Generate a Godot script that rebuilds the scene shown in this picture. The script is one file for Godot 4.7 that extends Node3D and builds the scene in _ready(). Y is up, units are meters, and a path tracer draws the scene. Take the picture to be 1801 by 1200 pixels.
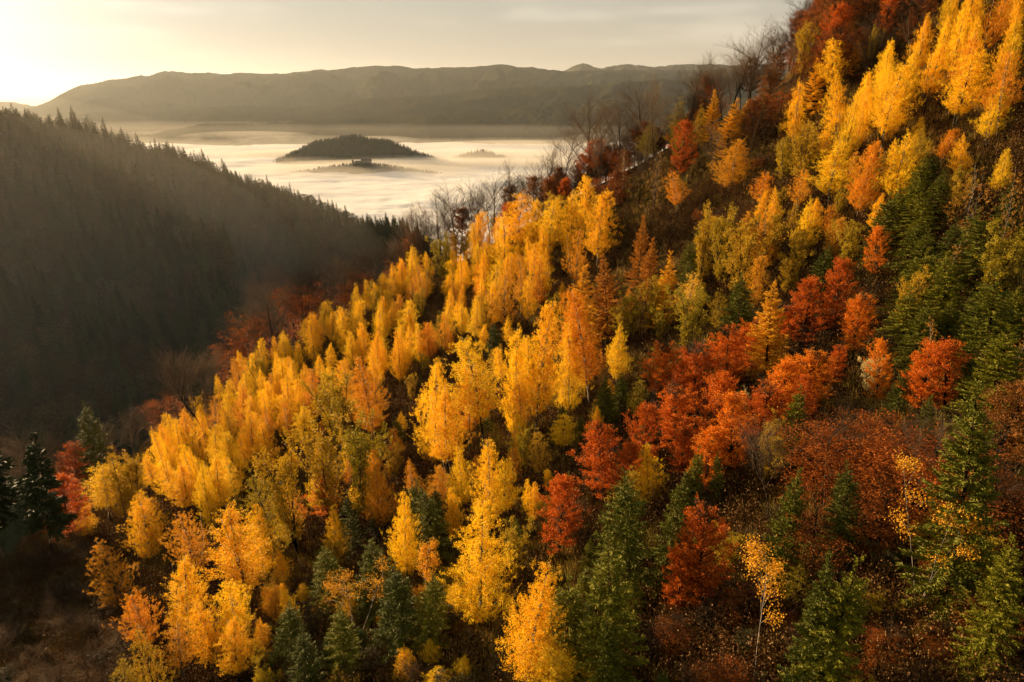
extends Node3D
# An autumn mountainside above a valley filled with morning fog. Heights are metres above the valley floor; the camera hovers 345 m up.

const EYE := 345.0
const FOG_TOP := 45.0
const SUN_AZ := -49.0
const SUN_EL := 10.0
const CURVE: Array[float] = [-46.061, 49.483, -4.463, 29.850, -14.842, 16.161, 2.951, -0.271, -2.658, -0.231]
var spur_edge := PackedVector2Array([Vector2(-78.0, -40.0), Vector2(-95.0, 20.0), Vector2(-110.0, 120.0), Vector2(420.0, 120.0), Vector2(420.0, -230.0), Vector2(200.0, -190.0), Vector2(110.0, -165.0), Vector2(75.0, -150.0), Vector2(53.4, -140.1), Vector2(48.1, -152.6), Vector2(38.7, -159.8), Vector2(14.2, -171.7), Vector2(-7.4, -174.0), Vector2(-26.6, -172.3), Vector2(-43.6, -165.8), Vector2(-58.0, -153.9), Vector2(-66.4, -138.8), Vector2(-70.2, -122.4), Vector2(-71.2, -103.9), Vector2(-69.8, -88.1), Vector2(-72.3, -80.0)])
var ridge_line: Array[Vector3] = [Vector3(-2200.0, -60.0, 300.0), Vector3(-1300.0, -50.0, -60.0), Vector3(-538.7, -18.1, -591.2), Vector3(-528.3, -23.9, -665.4), Vector3(-523.8, -31.8, -731.1), Vector3(-494.5, -38.4, -774.8), Vector3(-455.5, -60.1, -808.6), Vector3(-409.6, -79.1, -842.4), Vector3(-357.2, -103.6, -874.2), Vector3(-295.0, -131.9, -893.3), Vector3(-227.1, -155.3, -909.3), Vector3(-157.1, -181.5, -888.1), Vector3(-101.7, -215.5, -847.1), Vector3(-56.7, -256.4, -808.4)]
var rough := FastNoiseLite.new()
var rng := RandomNumberGenerator.new()
var M := {}
var taken := {}

# ---------------------------------------------------------------- helpers
func numbered(called: String) -> String:
	var n: int = taken.get(called, 0)
	taken[called] = n + 1
	return called if n == 0 else "%s_%03d" % [called, n]

func tag(o: Node, label := "", category := "", group := "", kind := "") -> Node:
	if label: o.set_meta("label", label)
	if category: o.set_meta("category", category)
	if group: o.set_meta("group", group)
	if kind: o.set_meta("kind", kind)
	return o

func put(called: String, mesh: Mesh, material: Material, parent: Node = self) -> MeshInstance3D:
	var o := MeshInstance3D.new()
	o.name = numbered(called) if parent == self else called
	o.mesh = mesh
	o.material_override = material
	parent.add_child(o, true)
	return o

func lin(r: float, g: float, b: float) -> Color:
	return Color(r, g, b).linear_to_srgb()

func noise_picture(seed_: int, freq: float, colors: Array, size := 512, octaves := 5) -> NoiseTexture2D:
	var n := FastNoiseLite.new()
	n.seed = seed_
	n.frequency = freq
	n.fractal_octaves = octaves
	var t := NoiseTexture2D.new()
	t.width = size; t.height = size; t.seamless = true; t.noise = n
	if colors:
		var ramp := Gradient.new()
		var offs := PackedFloat32Array()
		var cols := PackedColorArray()
		for k in colors.size():
			offs.append(float(k) / (colors.size() - 1)); cols.append(colors[k])
		ramp.offsets = offs; ramp.colors = cols
		t.color_ramp = ramp
	return t

func matte(c: Color, rough_ := 0.9) -> StandardMaterial3D:
	var m := StandardMaterial3D.new()
	m.albedo_color = c
	m.roughness = rough_
	m.metallic_specular = 0.2
	return m

func leafy(r: float, g: float, b: float, through := 0.8) -> StandardMaterial3D:
	var m := matte(lin(r, g, b), 0.65)
	m.vertex_color_use_as_albedo = true
	m.cull_mode = BaseMaterial3D.CULL_DISABLED
	m.metallic_specular = 0.25
	if through > 0.0:
		m.backlight_enabled = true
		m.backlight = Color(through, through * 0.97, through * 0.9)
	return m

# ---------------------------------------------------------------- the lie of the land
func spur_height(x: float, z: float) -> float:
	var xc := clampf(x, -95.0, 90.0)
	var zc := clampf(z, -185.0, -20.0)
	var a := xc / 100.0
	var b := (zc + 100.0) / 100.0
	var h := CURVE[0] + CURVE[1] * a + CURVE[2] * b + CURVE[3] * a * a + CURVE[4] * a * b + CURVE[5] * b * b + CURVE[6] * a * a * a + CURVE[7] * a * a * b + CURVE[8] * a * b * b + CURVE[9] * b * b * b + 0.5 * (x - xc)
	var p := Vector2(x, z)
	if not Geometry2D.is_point_in_polygon(p, spur_edge):
		var s := 1e9
		for i in spur_edge.size():
			var q := Geometry2D.get_closest_point_to_segment(p, spur_edge[i], spur_edge[(i + 1) % spur_edge.size()])
			s = minf(s, q.distance_squared_to(p))
		h -= 0.8 * (sqrt(s + 100.0) - 10.0)
	return h

func hill_height(x: float, z: float) -> float:
	var p := Vector2(x, z)
	var best := 1e12
	var top := 0.0
	for i in ridge_line.size() - 1:
		var a := Vector2(ridge_line[i].x, ridge_line[i].z)
		var b := Vector2(ridge_line[i + 1].x, ridge_line[i + 1].z)
		var q := Geometry2D.get_closest_point_to_segment(p, a, b)
		var d := q.distance_squared_to(p)
		if d < best:
			best = d
			top = lerpf(ridge_line[i].y, ridge_line[i + 1].y, a.distance_to(q) / a.distance_to(b))
	return top - 0.42 * (sqrt(best + 900.0) - 30.0)

func land(x: float, z: float) -> float:
	var a := spur_height(x, z)
	var b := hill_height(x, z)
	b += rough.get_noise_2d(x * 0.6, z * 0.6) * 22.0 * clampf((hypot2(x, z) - 250.0) / 200.0, 0.0, 1.0)
	var floor_ := -255.0 - maxf(0.0, hypot2(x, z) - 620.0) * 0.3
	var m := maxf(maxf(a, b), floor_)
	var h := m + 6.0 * log(exp((a - m) / 6.0) + exp((b - m) / 6.0) + exp((floor_ - m) / 6.0))
	return EYE + h + rough.get_noise_2d(x * 6.0, z * 6.0) * 0.9 + rough.get_noise_2d(x * 22.0, z * 22.0) * 0.3

func hypot2(x: float, z: float) -> float:
	return sqrt(x * x + z * z)

func grid_mesh(nu: int, nv: int, at: Callable) -> ArrayMesh:
	var v := PackedVector3Array()
	v.resize((nu + 1) * (nv + 1))
	for j in nv + 1:
		for i in nu + 1:
			v[j * (nu + 1) + i] = at.call(float(i) / nu, float(j) / nv)
	var n := PackedVector3Array()
	n.resize(v.size())
	var idx := PackedInt32Array()
	idx.resize(nu * nv * 6)
	var k := 0
	for j in nv:
		for i in nu:
			var a := j * (nu + 1) + i
			var b := a + 1
			var c := a + nu + 1
			var d := c + 1
			for t in [a, b, c, b, d, c]:
				idx[k] = t
				k += 1
			var f := (v[c] - v[a]).cross(v[b] - v[a])
			n[a] += f; n[b] += f; n[c] += f; n[d] += f
	for i in n.size():
		n[i] = n[i].normalized()
		if n[i].y < 0.0: n[i] = -n[i]
	# front faces run clockwise seen from above
	var f0 := (v[idx[1]] - v[idx[0]]).cross(v[idx[2]] - v[idx[0]])
	if f0.y > 0.0:
		for t in range(0, idx.size(), 3):
			var s := idx[t + 1]
			idx[t + 1] = idx[t + 2]
			idx[t + 2] = s
	var arr := []
	arr.resize(Mesh.ARRAY_MAX)
	arr[Mesh.ARRAY_VERTEX] = v
	arr[Mesh.ARRAY_NORMAL] = n
	arr[Mesh.ARRAY_INDEX] = idx
	var m := ArrayMesh.new()
	m.add_surface_from_arrays(Mesh.PRIMITIVE_TRIANGLES, arr)
	return m

# ---------------------------------------------------------------- growing plants
var pv := PackedVector3Array()
var pn := PackedVector3Array()
var pc := PackedColorArray()
var pi := PackedInt32Array()

func start() -> void:
	pv = PackedVector3Array(); pn = PackedVector3Array(); pc = PackedColorArray(); pi = PackedInt32Array()

func done() -> ArrayMesh:
	var arr := []
	arr.resize(Mesh.ARRAY_MAX)
	arr[Mesh.ARRAY_VERTEX] = pv
	arr[Mesh.ARRAY_NORMAL] = pn
	arr[Mesh.ARRAY_COLOR] = pc
	arr[Mesh.ARRAY_INDEX] = pi
	var m := ArrayMesh.new()
	m.add_surface_from_arrays(Mesh.PRIMITIVE_TRIANGLES, arr)
	return m

func rv() -> Vector3:
	return Vector3(rng.randf() * 2.0 - 1.0, rng.randf() * 2.0 - 1.0, rng.randf() * 2.0 - 1.0)

func leaf(p: Vector3, along: Vector3, across: Vector3, c: Color) -> void:
	var k := pv.size()
	var mid := p + along * 0.45
	pv.append(p); pv.append(mid + across); pv.append(p + along); pv.append(mid - across)
	var n := along.cross(across).normalized()
	pn.append(n); pn.append(n); pn.append(n); pn.append(n)
	pc.append(c); pc.append(c); pc.append(c); pc.append(c)
	pi.append(k); pi.append(k + 1); pi.append(k + 2); pi.append(k); pi.append(k + 2); pi.append(k + 3)

func tube(a: Vector3, b: Vector3, ra: float, rb: float, sides := 3, c := Color.WHITE) -> void:
	var d := (b - a).normalized()
	var s := d.cross(Vector3(0.31, 0.17, 0.93)).normalized()
	var t := d.cross(s)
	var k := pv.size()
	for i in sides:
		var w := TAU * i / sides
		var n := s * cos(w) + t * sin(w)
		pv.append(a + n * ra); pv.append(b + n * rb)
		pn.append(n); pn.append(n)
		pc.append(c); pc.append(c)
	for i in sides:
		var p := k + 2 * i
		var q := k + 2 * ((i + 1) % sides)
		pi.append(p); pi.append(q); pi.append(p + 1)
		pi.append(q); pi.append(q + 1); pi.append(p + 1)

func shade(spread: float, green := 0.0) -> Color:
	var v := 1.0 + (rng.randf() * 2.0 - 1.0) * spread
	var g := 1.0 + (rng.randf() * 2.0 - 1.0) * 0.16 + green
	return Color(v, v * g, v)

func stem(points: Array, r0: float, r1: float, sides: int) -> void:
	for i in points.size() - 1:
		var a := float(i) / (points.size() - 1)
		var b := float(i + 1) / (points.size() - 1)
		tube(points[i], points[i + 1], lerpf(r0, r1, a), lerpf(r0, r1, b), sides)

func wobbly(h: float, sway: float, n := 8) -> Array:
	var out := [Vector3(0, -0.5, 0)]
	var p := Vector3.ZERO
	var d := Vector3(rng.randf() - 0.5, 0, rng.randf() - 0.5) * sway
	for i in n + 1:
		out.append(p)
		d += Vector3(rng.randf() - 0.5, 0, rng.randf() - 0.5) * sway
		p += Vector3(d.x, 1.0, d.z) * (h / n)
		p.y = h * (i + 1) / n
	return out

func on_stem(points: Array, y: float, h: float) -> Vector3:
	var f := clampf(y / h, 0.0, 0.999) * (points.size() - 2) + 1.0
	var i := int(f)
	return (points[i] as Vector3).lerp(points[i + 1], f - i) if i + 1 < points.size() else points[i]

# Every tree is grown 10 m tall and set out at its own height and spread: [trunk mesh, crown mesh, spread of the crown].
func grow_birch(seed_: int, bare: float, spread: float, leaves: int, size: float, thin := 1.0) -> Array:
	rng.seed = seed_
	var taper := lerpf(0.48, 0.82, rng.randf())
	var widest := lerpf(0.18, 0.36, rng.randf())
	var lumps := FastNoiseLite.new()
	lumps.seed = seed_; lumps.frequency = 1.0; lumps.fractal_octaves = 2
	start()
	var H := 10.0
	var t := wobbly(H, 0.10)
	stem(t, 0.12, 0.012, 6)
	if rng.randf() < 0.45:
		var fork := wobbly(H * 0.9, 0.10)
		for i in fork.size(): fork[i] += Vector3(0.5, 0, 0.3) * clampf(fork[i].y / 4.0, 0.1, 1.3)
		stem(fork, 0.09, 0.01, 5)
	for i in 60:
		var f := pow((i + rng.randf()) / 60.0, 0.9)
		var az := i * 2.39996 + rng.randf() * 0.9
		var L := spread * (1.0 - f) * (0.6 + 0.4 * rng.randf())
		var a := on_stem(t, lerpf(bare, H * 0.93, f), H)
		var c := a + Vector3(cos(az), 0.9 + f, sin(az)) * L * 0.8
		tube(a, c, 0.018, 0.005)
	var trunk := done()
	start()
	var per := 16
	var n := int(leaves / per)
	var made := 0
	while made < n:
		var f := rng.randf()
		var prof := minf(1.0, pow((f + 0.02) / widest, 0.65)) * pow(1.0 - f, taper) / pow(1.0 - widest, taper)
		if rng.randf() > prof * 0.95 + 0.05: continue
		var az := rng.randf() * TAU
		var bump := lumps.get_noise_3d(cos(az) * 1.3, f * 4.2, sin(az) * 1.3)
		var hole := minf(lumps.get_noise_3d(cos(az) * 2.6 + 9.0, f * 9.0, sin(az) * 2.6) + 0.04, lumps.get_noise_3d(cos(az) * 5.0 + 30.0, f * 21.0, sin(az) * 5.0))
		if hole < -0.2 / thin and rng.randf() < 0.9: continue
		made += 1
		var r := spread * prof * (0.92 + bump * 1.3) * pow(rng.randf(), 0.42)
		var p := on_stem(t, lerpf(bare, H * 0.97, f), H) + Vector3(cos(az) * r, bump * 0.9 - r * 0.1, sin(az) * r)
		var d := (Vector3(cos(az) * 0.5, 0.8, sin(az) * 0.5) + rv() * 0.5).normalized()
		var len_ := (0.26 + 0.34 * rng.randf()) * lerpf(1.1, 0.6, f)
		var tone := 1.0 + (rng.randf() - 0.5) * 0.26
		var hue := 1.0 + (rng.randf() - 0.5) * 0.28
		for k in per:
			var q := p + d * len_ * (k + rng.randf()) / per + rv() * 0.085
			var al := (d + rv() * 1.1 + Vector3(0, -0.25, 0)).normalized() * size * (0.7 + rng.randf() * 0.7)
			var s := shade(0.2)
			leaf(q, al, al.cross(rv()).normalized() * size * 0.4, Color(s.r * tone, s.g * tone * hue, s.b * tone))
	return [trunk, done(), spread * 2.35]

func grow_beech(seed_: int, bare: float, spread: float, leaves: int, size: float, leafy_top := 1.0, nb := 52) -> Array:
	rng.seed = seed_
	start()
	var H := 10.0
	var t := wobbly(H * 0.9, 0.14)
	stem(t, 0.17, 0.025, 7)
	var twigs := []
	for i in nb:
		var f := (i + rng.randf()) / nb
		var az := i * 2.39996 + rng.randf()
		var y0 := lerpf(bare, H * 0.84, f)
		var prof := pow(sin(PI * clampf(0.12 + 0.86 * f, 0.0, 1.0)), 0.55)
		var L := spread * prof * (0.65 + 0.5 * rng.randf())
		var rise := lerpf(0.25, 1.5, f * f) + rng.randf() * 0.3
		var dir := Vector3(cos(az), rise, sin(az)).normalized()
		var a := on_stem(t, y0, H * 0.9)
		var b := a + (dir + rv() * 0.14) * L * 0.5
		var c := b + (dir + rv() * 0.3 + Vector3(0, 0.12, 0)) * L * 0.5
		tube(a, b, 0.05, 0.028, 4); tube(b, c, 0.028, 0.008)
		var n := int(6 + 6.0 * L / spread)
		for k in n:
			var g := 0.25 + 0.75 * rng.randf()
			var p := a.lerp(b, g * 2.0) if g < 0.5 else b.lerp(c, g * 2.0 - 1.0)
			var o := (dir * 0.5 + Vector3(rng.randf() - 0.5, 0.12 * rng.randf(), rng.randf() - 0.5) * 1.7).normalized() * (0.4 + 0.5 * rng.randf())
			tube(p, p + o, 0.014, 0.006)
			if f <= leafy_top or rng.randf() < 0.08: twigs.append([p, o])
			else:
				for m in 3:
					var q := p + o * rng.randf()
					tube(q, q + (o + rv() * 0.5 + Vector3(0, 0.35, 0)) * 0.7, 0.009, 0.004)
	var trunk := done()
	start()
	var per := int(leaves / maxf(1.0, twigs.size()))
	for w in twigs:
		var tone := 1.0 + (rng.randf() - 0.5) * 0.3
		var o: Vector3 = w[1]
		for k in per:
			var q: Vector3 = w[0] + o * (0.1 + 1.05 * rng.randf()) + rv() * Vector3(0.2, 0.085, 0.2)
			var al := (o.normalized() + rv() * 0.9).normalized() * size * (0.7 + rng.randf() * 0.6)
			var up := (Vector3.UP + rv() * 0.75).normalized()
			var s := shade(0.22)
			leaf(q, al, al.cross(up).normalized() * size * 0.36, Color(s.r * tone, s.g * tone, s.b * tone))
	return [trunk, done(), spread * 2.0]

func grow_willow(seed_: int, spread: float, leaves: int, size: float) -> Array:
	rng.seed = seed_
	start()
	var twigs := []
	for s in 6:
		var az := s * TAU / 6.0 + rng.randf()
		var lean := 0.08 + 0.25 * rng.randf()
		var top := 7.0 + 2.6 * rng.randf()
		var pts := [Vector3(0, -0.5, 0)]
		for k in 7:
			var f := k / 6.0
			pts.append(Vector3(cos(az) * lean * top * f * (0.5 + 0.5 * f), top * f, sin(az) * lean * top * f * (0.5 + 0.5 * f)) + rv() * 0.1 * f)
		stem(pts, 0.08, 0.012, 5)
		for i in 17:
			var f := 0.14 + 0.86 * (i + rng.randf()) / 17.0
			var a := on_stem(pts, top * f, top)
			var z := rng.randf() * TAU
			var L := spread * (0.5 + 0.4 * rng.randf()) * pow(sin(PI * clampf(f * 0.9 + 0.06, 0, 1)), 0.6)
			var dir := Vector3(cos(z), 0.9 + rng.randf() * 0.9, sin(z)).normalized()
			var c := a + dir * L
			tube(a, c, 0.025, 0.007)
			for k in 7: twigs.append([a.lerp(c, 0.3 + 0.7 * rng.randf()), dir])
	var trunk := done()
	start()
	var per := int(leaves / maxf(1.0, twigs.size()))
	for w in twigs:
		var d: Vector3 = ((w[1] as Vector3) * 0.6 + Vector3(0, 0.3, 0) + rv() * 0.8).normalized()
		var len_ := 0.35 + 0.4 * rng.randf()
		var tone := 1.0 + (rng.randf() - 0.5) * 0.3
		for k in per:
			var q: Vector3 = w[0] + d * len_ * (k + rng.randf()) / per + rv() * 0.12
			var al := (d + rv()).normalized() * size * (0.7 + rng.randf() * 0.6)
			var s := shade(0.24, 0.04)
			leaf(q, al, al.cross(rv()).normalized() * size * 0.38, Color(s.r * tone, s.g * tone, s.b * tone))
	return [trunk, done(), spread * 2.0]

func grow_conifer(seed_: int, bare: float, spread: float, droop: float, step: float, size: float, ragged: float, leader := 0.7) -> Array:
	rng.seed = seed_
	start()
	var H := 10.0
	var t := wobbly(H, 0.05)
	stem(t, 0.13, 0.014, 6)
	var arms := []
	var y := bare
	while y < H - leader:
		var f := (y - bare) / (H - bare)
		var n := 7 if f < 0.8 else 5
		var z0 := rng.randf() * TAU
		for i in n:
			if rng.randf() < ragged * 0.3: continue
			var z := z0 + TAU * i / n + (rng.randf() - 0.5) * 0.5
			var L := spread * (pow(1.0 - f, 0.85) + 0.04) * (1.0 - ragged * 0.5 + rng.randf() * ragged * 0.8)
			var a := on_stem(t, y + (rng.randf() - 0.5) * step * 0.6, H)
			var out := Vector3(cos(z), 0, sin(z))
			var slope := lerpf(-droop, 0.75, pow(f, 1.4))
			var b := a + out * L * 0.55 + Vector3(0, slope * L * 0.55, 0)
			var c := b + out * L * 0.45 + Vector3(0, (slope + 0.22) * L * 0.45, 0)
			tube(a, b, 0.02, 0.012); tube(b, c, 0.012, 0.004)
			arms.append([a, b, c, out, L])
		y += step * (1.0 - 0.35 * f)
	for k in 8:
		var q := on_stem(t, H - leader * (0.15 + 0.85 * rng.randf()), H)
		var z := rng.randf() * TAU
		arms.append([q, q + Vector3(cos(z), 1.1, sin(z)) * 0.1, q + Vector3(cos(z), 1.3, sin(z)) * 0.22, Vector3(cos(z), 0.6, sin(z)), 0.28])
	var trunk := done()
	start()
	for m in arms:
		var a: Vector3 = m[0]
		var b: Vector3 = m[1]
		var c: Vector3 = m[2]
		var out: Vector3 = m[3]
		var side := out.cross(Vector3.UP).normalized()
		var L: float = m[4]
		var tone := 1.0 + (rng.randf() - 0.5) * 0.3
		var n := int(5 + L / 0.034)
		for k in n:
			var g := 0.12 + 0.88 * (k + rng.randf()) / n
			var p := a.lerp(b, g / 0.55) if g < 0.55 else b.lerp(c, (g - 0.55) / 0.45)
			var s := -1.0 if k % 2 else 1.0
			var reach := size * (0.7 + 1.6 * (1.0 - absf(g - 0.45))) * (0.7 + 0.6 * rng.randf()) * clampf(L / 0.9, 0.3, 1.0)
			var d := (out * (0.7 + 0.3 * rng.randf()) + side * s * (0.75 + 0.4 * rng.randf()) + Vector3(0, -0.28 * droop * 2.0 - 0.05 + 0.25 * rng.randf(), 0)).normalized() * reach
			for e in 3:
				var col := shade(0.25)
				var q := p + rv() * 0.06
				var dd := d * (0.55 + 0.5 * rng.randf()) + rv() * reach * 0.3
				leaf(q, dd, dd.cross(rv()).normalized() * size * 0.15, Color(col.r * tone, col.g * tone, col.b * tone))
	return [trunk, done(), spread * 1.55]

func twigs_of(a: Vector3, dir: Vector3, L: float, r: float, depth: int, ends: Array) -> void:
	var p := a
	var d := dir
	var n := 4 if depth > 1 else 2
	for i in n:
		d = (d + rv() * 0.16 + Vector3(0, 0.05, 0)).normalized()
		var q := p + d * L / n
		tube(p, q, r * (1.0 - 0.6 * i / n), r * (1.0 - 0.6 * (i + 1) / n), 5 if depth > 2 else 3)
		if depth > 0 and (i > 0 or depth < 3):
			for k in 2 if depth > 1 else 1:
				var o := (d + (rv() * Vector3(1, 0.4, 1)).normalized() * 0.75 + Vector3(0, 0.12, 0)).normalized()
				twigs_of(p.lerp(q, rng.randf()), o, L * (0.5 + 0.16 * rng.randf()), r * 0.45, depth - 1, ends)
		p = q
	if depth <= 1: ends.append([p, d])
	elif depth > 0: twigs_of(p, d, L * 0.5, r * 0.4, depth - 1, ends)

# A leafless crown; `rust` leaves cling to its lower boughs.
func grow_bare(seed_: int, fork: float, flare: float, rust: int, size: float) -> Array:
	rng.seed = seed_
	start()
	var t := wobbly(6.4, 0.16)
	stem(t, 0.085, 0.032, 6)
	var trunk := done()
	start()
	var ends := []
	for i in 10:
		var f := (i + rng.randf()) / 10.0
		var a := on_stem(t, lerpf(fork, 6.4, f), 6.4)
		var z := i * 2.39996 + rng.randf()
		var dir := Vector3(cos(z) * flare, 1.0, sin(z) * flare).normalized()
		twigs_of(a, dir, lerpf(3.0, 2.0, f) * (0.85 + 0.3 * rng.randf()), 0.026, 3, ends)
	var top := on_stem(t, 6.39, 6.4)
	twigs_of(top, Vector3.UP, 2.3, 0.026, 3, ends)
	var high := 0.0
	for p in pv: high = maxf(high, p.y)
	for i in pv.size(): pv[i] = pv[i] * Vector3(1, 1, 1)
	var boughs := done()
	start()
	var low := []
	for e in ends:
		if e[0].y < high * 0.62: low.append(e)
	for k in rust:
		var q: Vector3
		var o: Vector3
		if low and rng.randf() < 0.4:
			var e: Array = low[rng.randi() % low.size()]
			q = e[0]; o = e[1]
		else:
			var z := rng.randf() * TAU
			var y := 1.0 + 4.2 * rng.randf()
			q = Vector3(cos(z), 0, sin(z)) * flare * (0.5 + 2.8 * sqrt(rng.randf())) + Vector3(0, y, 0)
			q.y = snappedf(q.y, 0.55) + 0.1 * sin(z * 7.0)
			o = Vector3(cos(z), 0.1, sin(z))
		for m in 13:
			var al := (o + rv()).normalized() * size * (0.7 + rng.randf() * 0.6)
			leaf(q + rv() * Vector3(0.34, 0.12, 0.34), al, al.cross((Vector3.UP + rv() * 0.7).normalized()).normalized() * size * 0.36, shade(0.28))
	var leaves: ArrayMesh = done() if rust > 0 else null
	return [trunk, leaves, flare * 6.2, boughs, high]

# A young tree whose few limbs carry separate tufts of large leaves.
func grow_tufted(seed_: int, stems: int, tufts: int, leaves: int, size: float, low: float) -> Array:
	rng.seed = seed_
	start()
	var spots := []
	for s in stems:
		var az := rng.randf() * TAU
		var lean := 0.05 + 0.13 * rng.randf() * stems / 2.0
		var top := 10.0 - 1.6 * s * rng.randf()
		var pts := [Vector3(0, -0.5, 0)]
		for k in 8:
			var f := k / 7.0
			pts.append(Vector3(cos(az), 0, sin(az)) * lean * top * f + Vector3(0, top * f, 0) + rv() * 0.16 * f)
		stem(pts, 0.075, 0.015, 6)
		spots.append(pts[8])
		for i in tufts:
			var f := lerpf(low, 0.98, (i + rng.randf()) / tufts)
			var a := on_stem(pts, top * f, top)
			var z := rng.randf() * TAU
			var d := Vector3(cos(z), 0.75 + rng.randf() * 0.6, sin(z))
			var L := (0.5 + 1.1 * rng.randf()) * (1.25 - f * 0.6)
			var b := a + d * L * 0.6 + rv() * 0.12
			var c := b + (d + rv() * 0.5) * L * 0.5
			tube(a, b, 0.03, 0.018, 4); tube(b, c, 0.018, 0.006)
			spots.append(c)
			spots.append(b.lerp(c, 0.5))
	var trunk := done()
	start()
	var per := int(leaves / maxf(1.0, spots.size()))
	for p in spots:
		var r := 0.42 + 0.45 * rng.randf()
		for k in per:
			var q: Vector3 = p + rv() * r * (0.4 + 0.6 * rng.randf())
			var al := (rv() + Vector3(0, -0.3, 0)).normalized() * size * (0.7 + rng.randf() * 0.6)
			leaf(q, al, al.cross(rv()).normalized() * size * 0.4, shade(0.26))
	return [trunk, done(), 3.6]

# Small, light versions for woods hundreds of metres away.
func far_spruce(seed_: int, spread: float) -> ArrayMesh:
	rng.seed = seed_
	start()
	tube(Vector3(0, -1, 0), Vector3(0, 9.6, 0), 0.12, 0.02, 4, Color(1.1, 0.9, 0.9))
	for i in 16:
		var f := i / 16.0
		var y := 1.4 + 8.4 * f
		var n := 8 if f < 0.7 else 5
		for k in n:
			var z := TAU * (k + rng.randf() * 0.7) / n + i
			var L := spread * (pow(1.0 - f, 0.9) + 0.05) * (0.65 + 0.55 * rng.randf())
			var d := Vector3(cos(z), lerpf(-0.35, 0.35, f), sin(z)) * L
			leaf(Vector3(0, y + rng.randf() * 0.4, 0), d, Vector3.UP.cross(d).normalized() * 0.28 * (0.6 + L) + Vector3(0, 0.14, 0), shade(0.3))
	return done()

func far_broadleaf(seed_: int, leaves: int, spread: float) -> ArrayMesh:
	rng.seed = seed_
	start()
	tube(Vector3(0, -1, 0), Vector3(0.2, 5.0, 0.1), 0.14, 0.08, 4, Color(1.3, 1.3, 1.4))
	for i in 7:
		var z := i * 2.4
		tube(Vector3(0, 2.6 + i * 0.35, 0), Vector3(cos(z) * spread * 0.6, 7.0 + rng.randf() * 2.0, sin(z) * spread * 0.6), 0.06, 0.02, 3, Color(1.1, 1.0, 1.0))
	for i in leaves:
		var z := rng.randf() * TAU
		var f := rng.randf()
		var r := spread * sqrt(rng.randf()) * pow(sin(PI * (0.1 + 0.85 * f)), 0.6)
		var p := Vector3(cos(z) * r, 2.6 + 7.2 * f, sin(z) * r)
		var d := rv().normalized() * (0.3 + 0.35 * rng.randf())
		leaf(p + Vector3(sin(p.y * 5.0), 0, cos(p.y * 4.0)) * 0.25, d, d.cross(rv()).normalized() * 0.2, shade(0.35))
	return done()

var kinds := {}
func plant(kind: String, x: float, z: float, h: float, w: float, label: String, group: String) -> void:
	var k: Dictionary = kinds[kind]
	rng.seed = hash(Vector2(x, z))
	var shapes: Array = k.shapes
	var s: Array = shapes[rng.randi() % shapes.size()]
	var o := Node3D.new()
	o.name = numbered(k.name)
	add_child(o)
	var tall: float = s[4] if s.size() > 4 else 10.0
	o.position = Vector3(x, land(x, z) - 0.05, z)
	var wide: float = clampf(w / s[2], 0.6 * h / tall, 1.9 * h / tall)
	o.basis = Basis(Vector3(rng.randf() - 0.5, 0, rng.randf() - 0.5).normalized(), rng.randf() * 0.11) * Basis(Vector3.UP, rng.randf() * TAU) * Basis.from_scale(Vector3(wide, h / tall, wide))
	put("trunk", s[0], k.bark, o)
	if s.size() > 3: put("branches", s[3], k.bark, o)
	if s[1]: put("crown", s[1], k.leaf[rng.randi() % k.leaf.size()], o)
	tag(o, label, k.category, group)

func sky_picture(sun_dir: Vector3) -> Image:
	var w := 1024
	var h := 512
	var im := Image.create(w, h, false, Image.FORMAT_RGBF)
	var wisps := FastNoiseLite.new()
	wisps.seed = 5; wisps.frequency = 1.0; wisps.fractal_octaves = 4
	for j in h:
		var el := PI * (0.5 - (j + 0.5) / h)
		for i in w:
			var az := TAU * (i + 0.5) / w  # the picture begins straight ahead
			var d := Vector3(sin(az) * cos(el), sin(el), -cos(az) * cos(el))
			var up := maxf(0.0, rad_to_deg(el))
			var c := Vector3(0.60, 0.485, 0.335).lerp(Vector3(0.46, 0.445, 0.375), smoothstep(0.0, 9.0, up))
			c = c.lerp(Vector3(0.25, 0.26, 0.27), smoothstep(8.0, 60.0, up))
			var off := rad_to_deg(d.angle_to(sun_dir))
			var glow := 3.5 * exp(-off / 8.0)
			c += Vector3(1.0, 0.96, 0.87) * glow
			# thin high cloud streaks
			var q := Vector3(d.x, d.y * 14.0, d.z) * 2.2
			var cl := smoothstep(0.04, 0.5, wisps.get_noise_3dv(q)) * smoothstep(1.5, 5.0, up) * 0.17
			c += Vector3(1.0, 0.86, 0.66) * cl
			c *= 0.34
			im.set_pixel(i, j, Color(c.x, c.y, c.z))
	return im

func from_eye(az_deg: float, el_deg: float, r: float) -> Vector3:
	var a := deg_to_rad(az_deg)
	return Vector3(sin(a) * r, EYE + tan(deg_to_rad(el_deg)) * r, -cos(a) * r)

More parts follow.
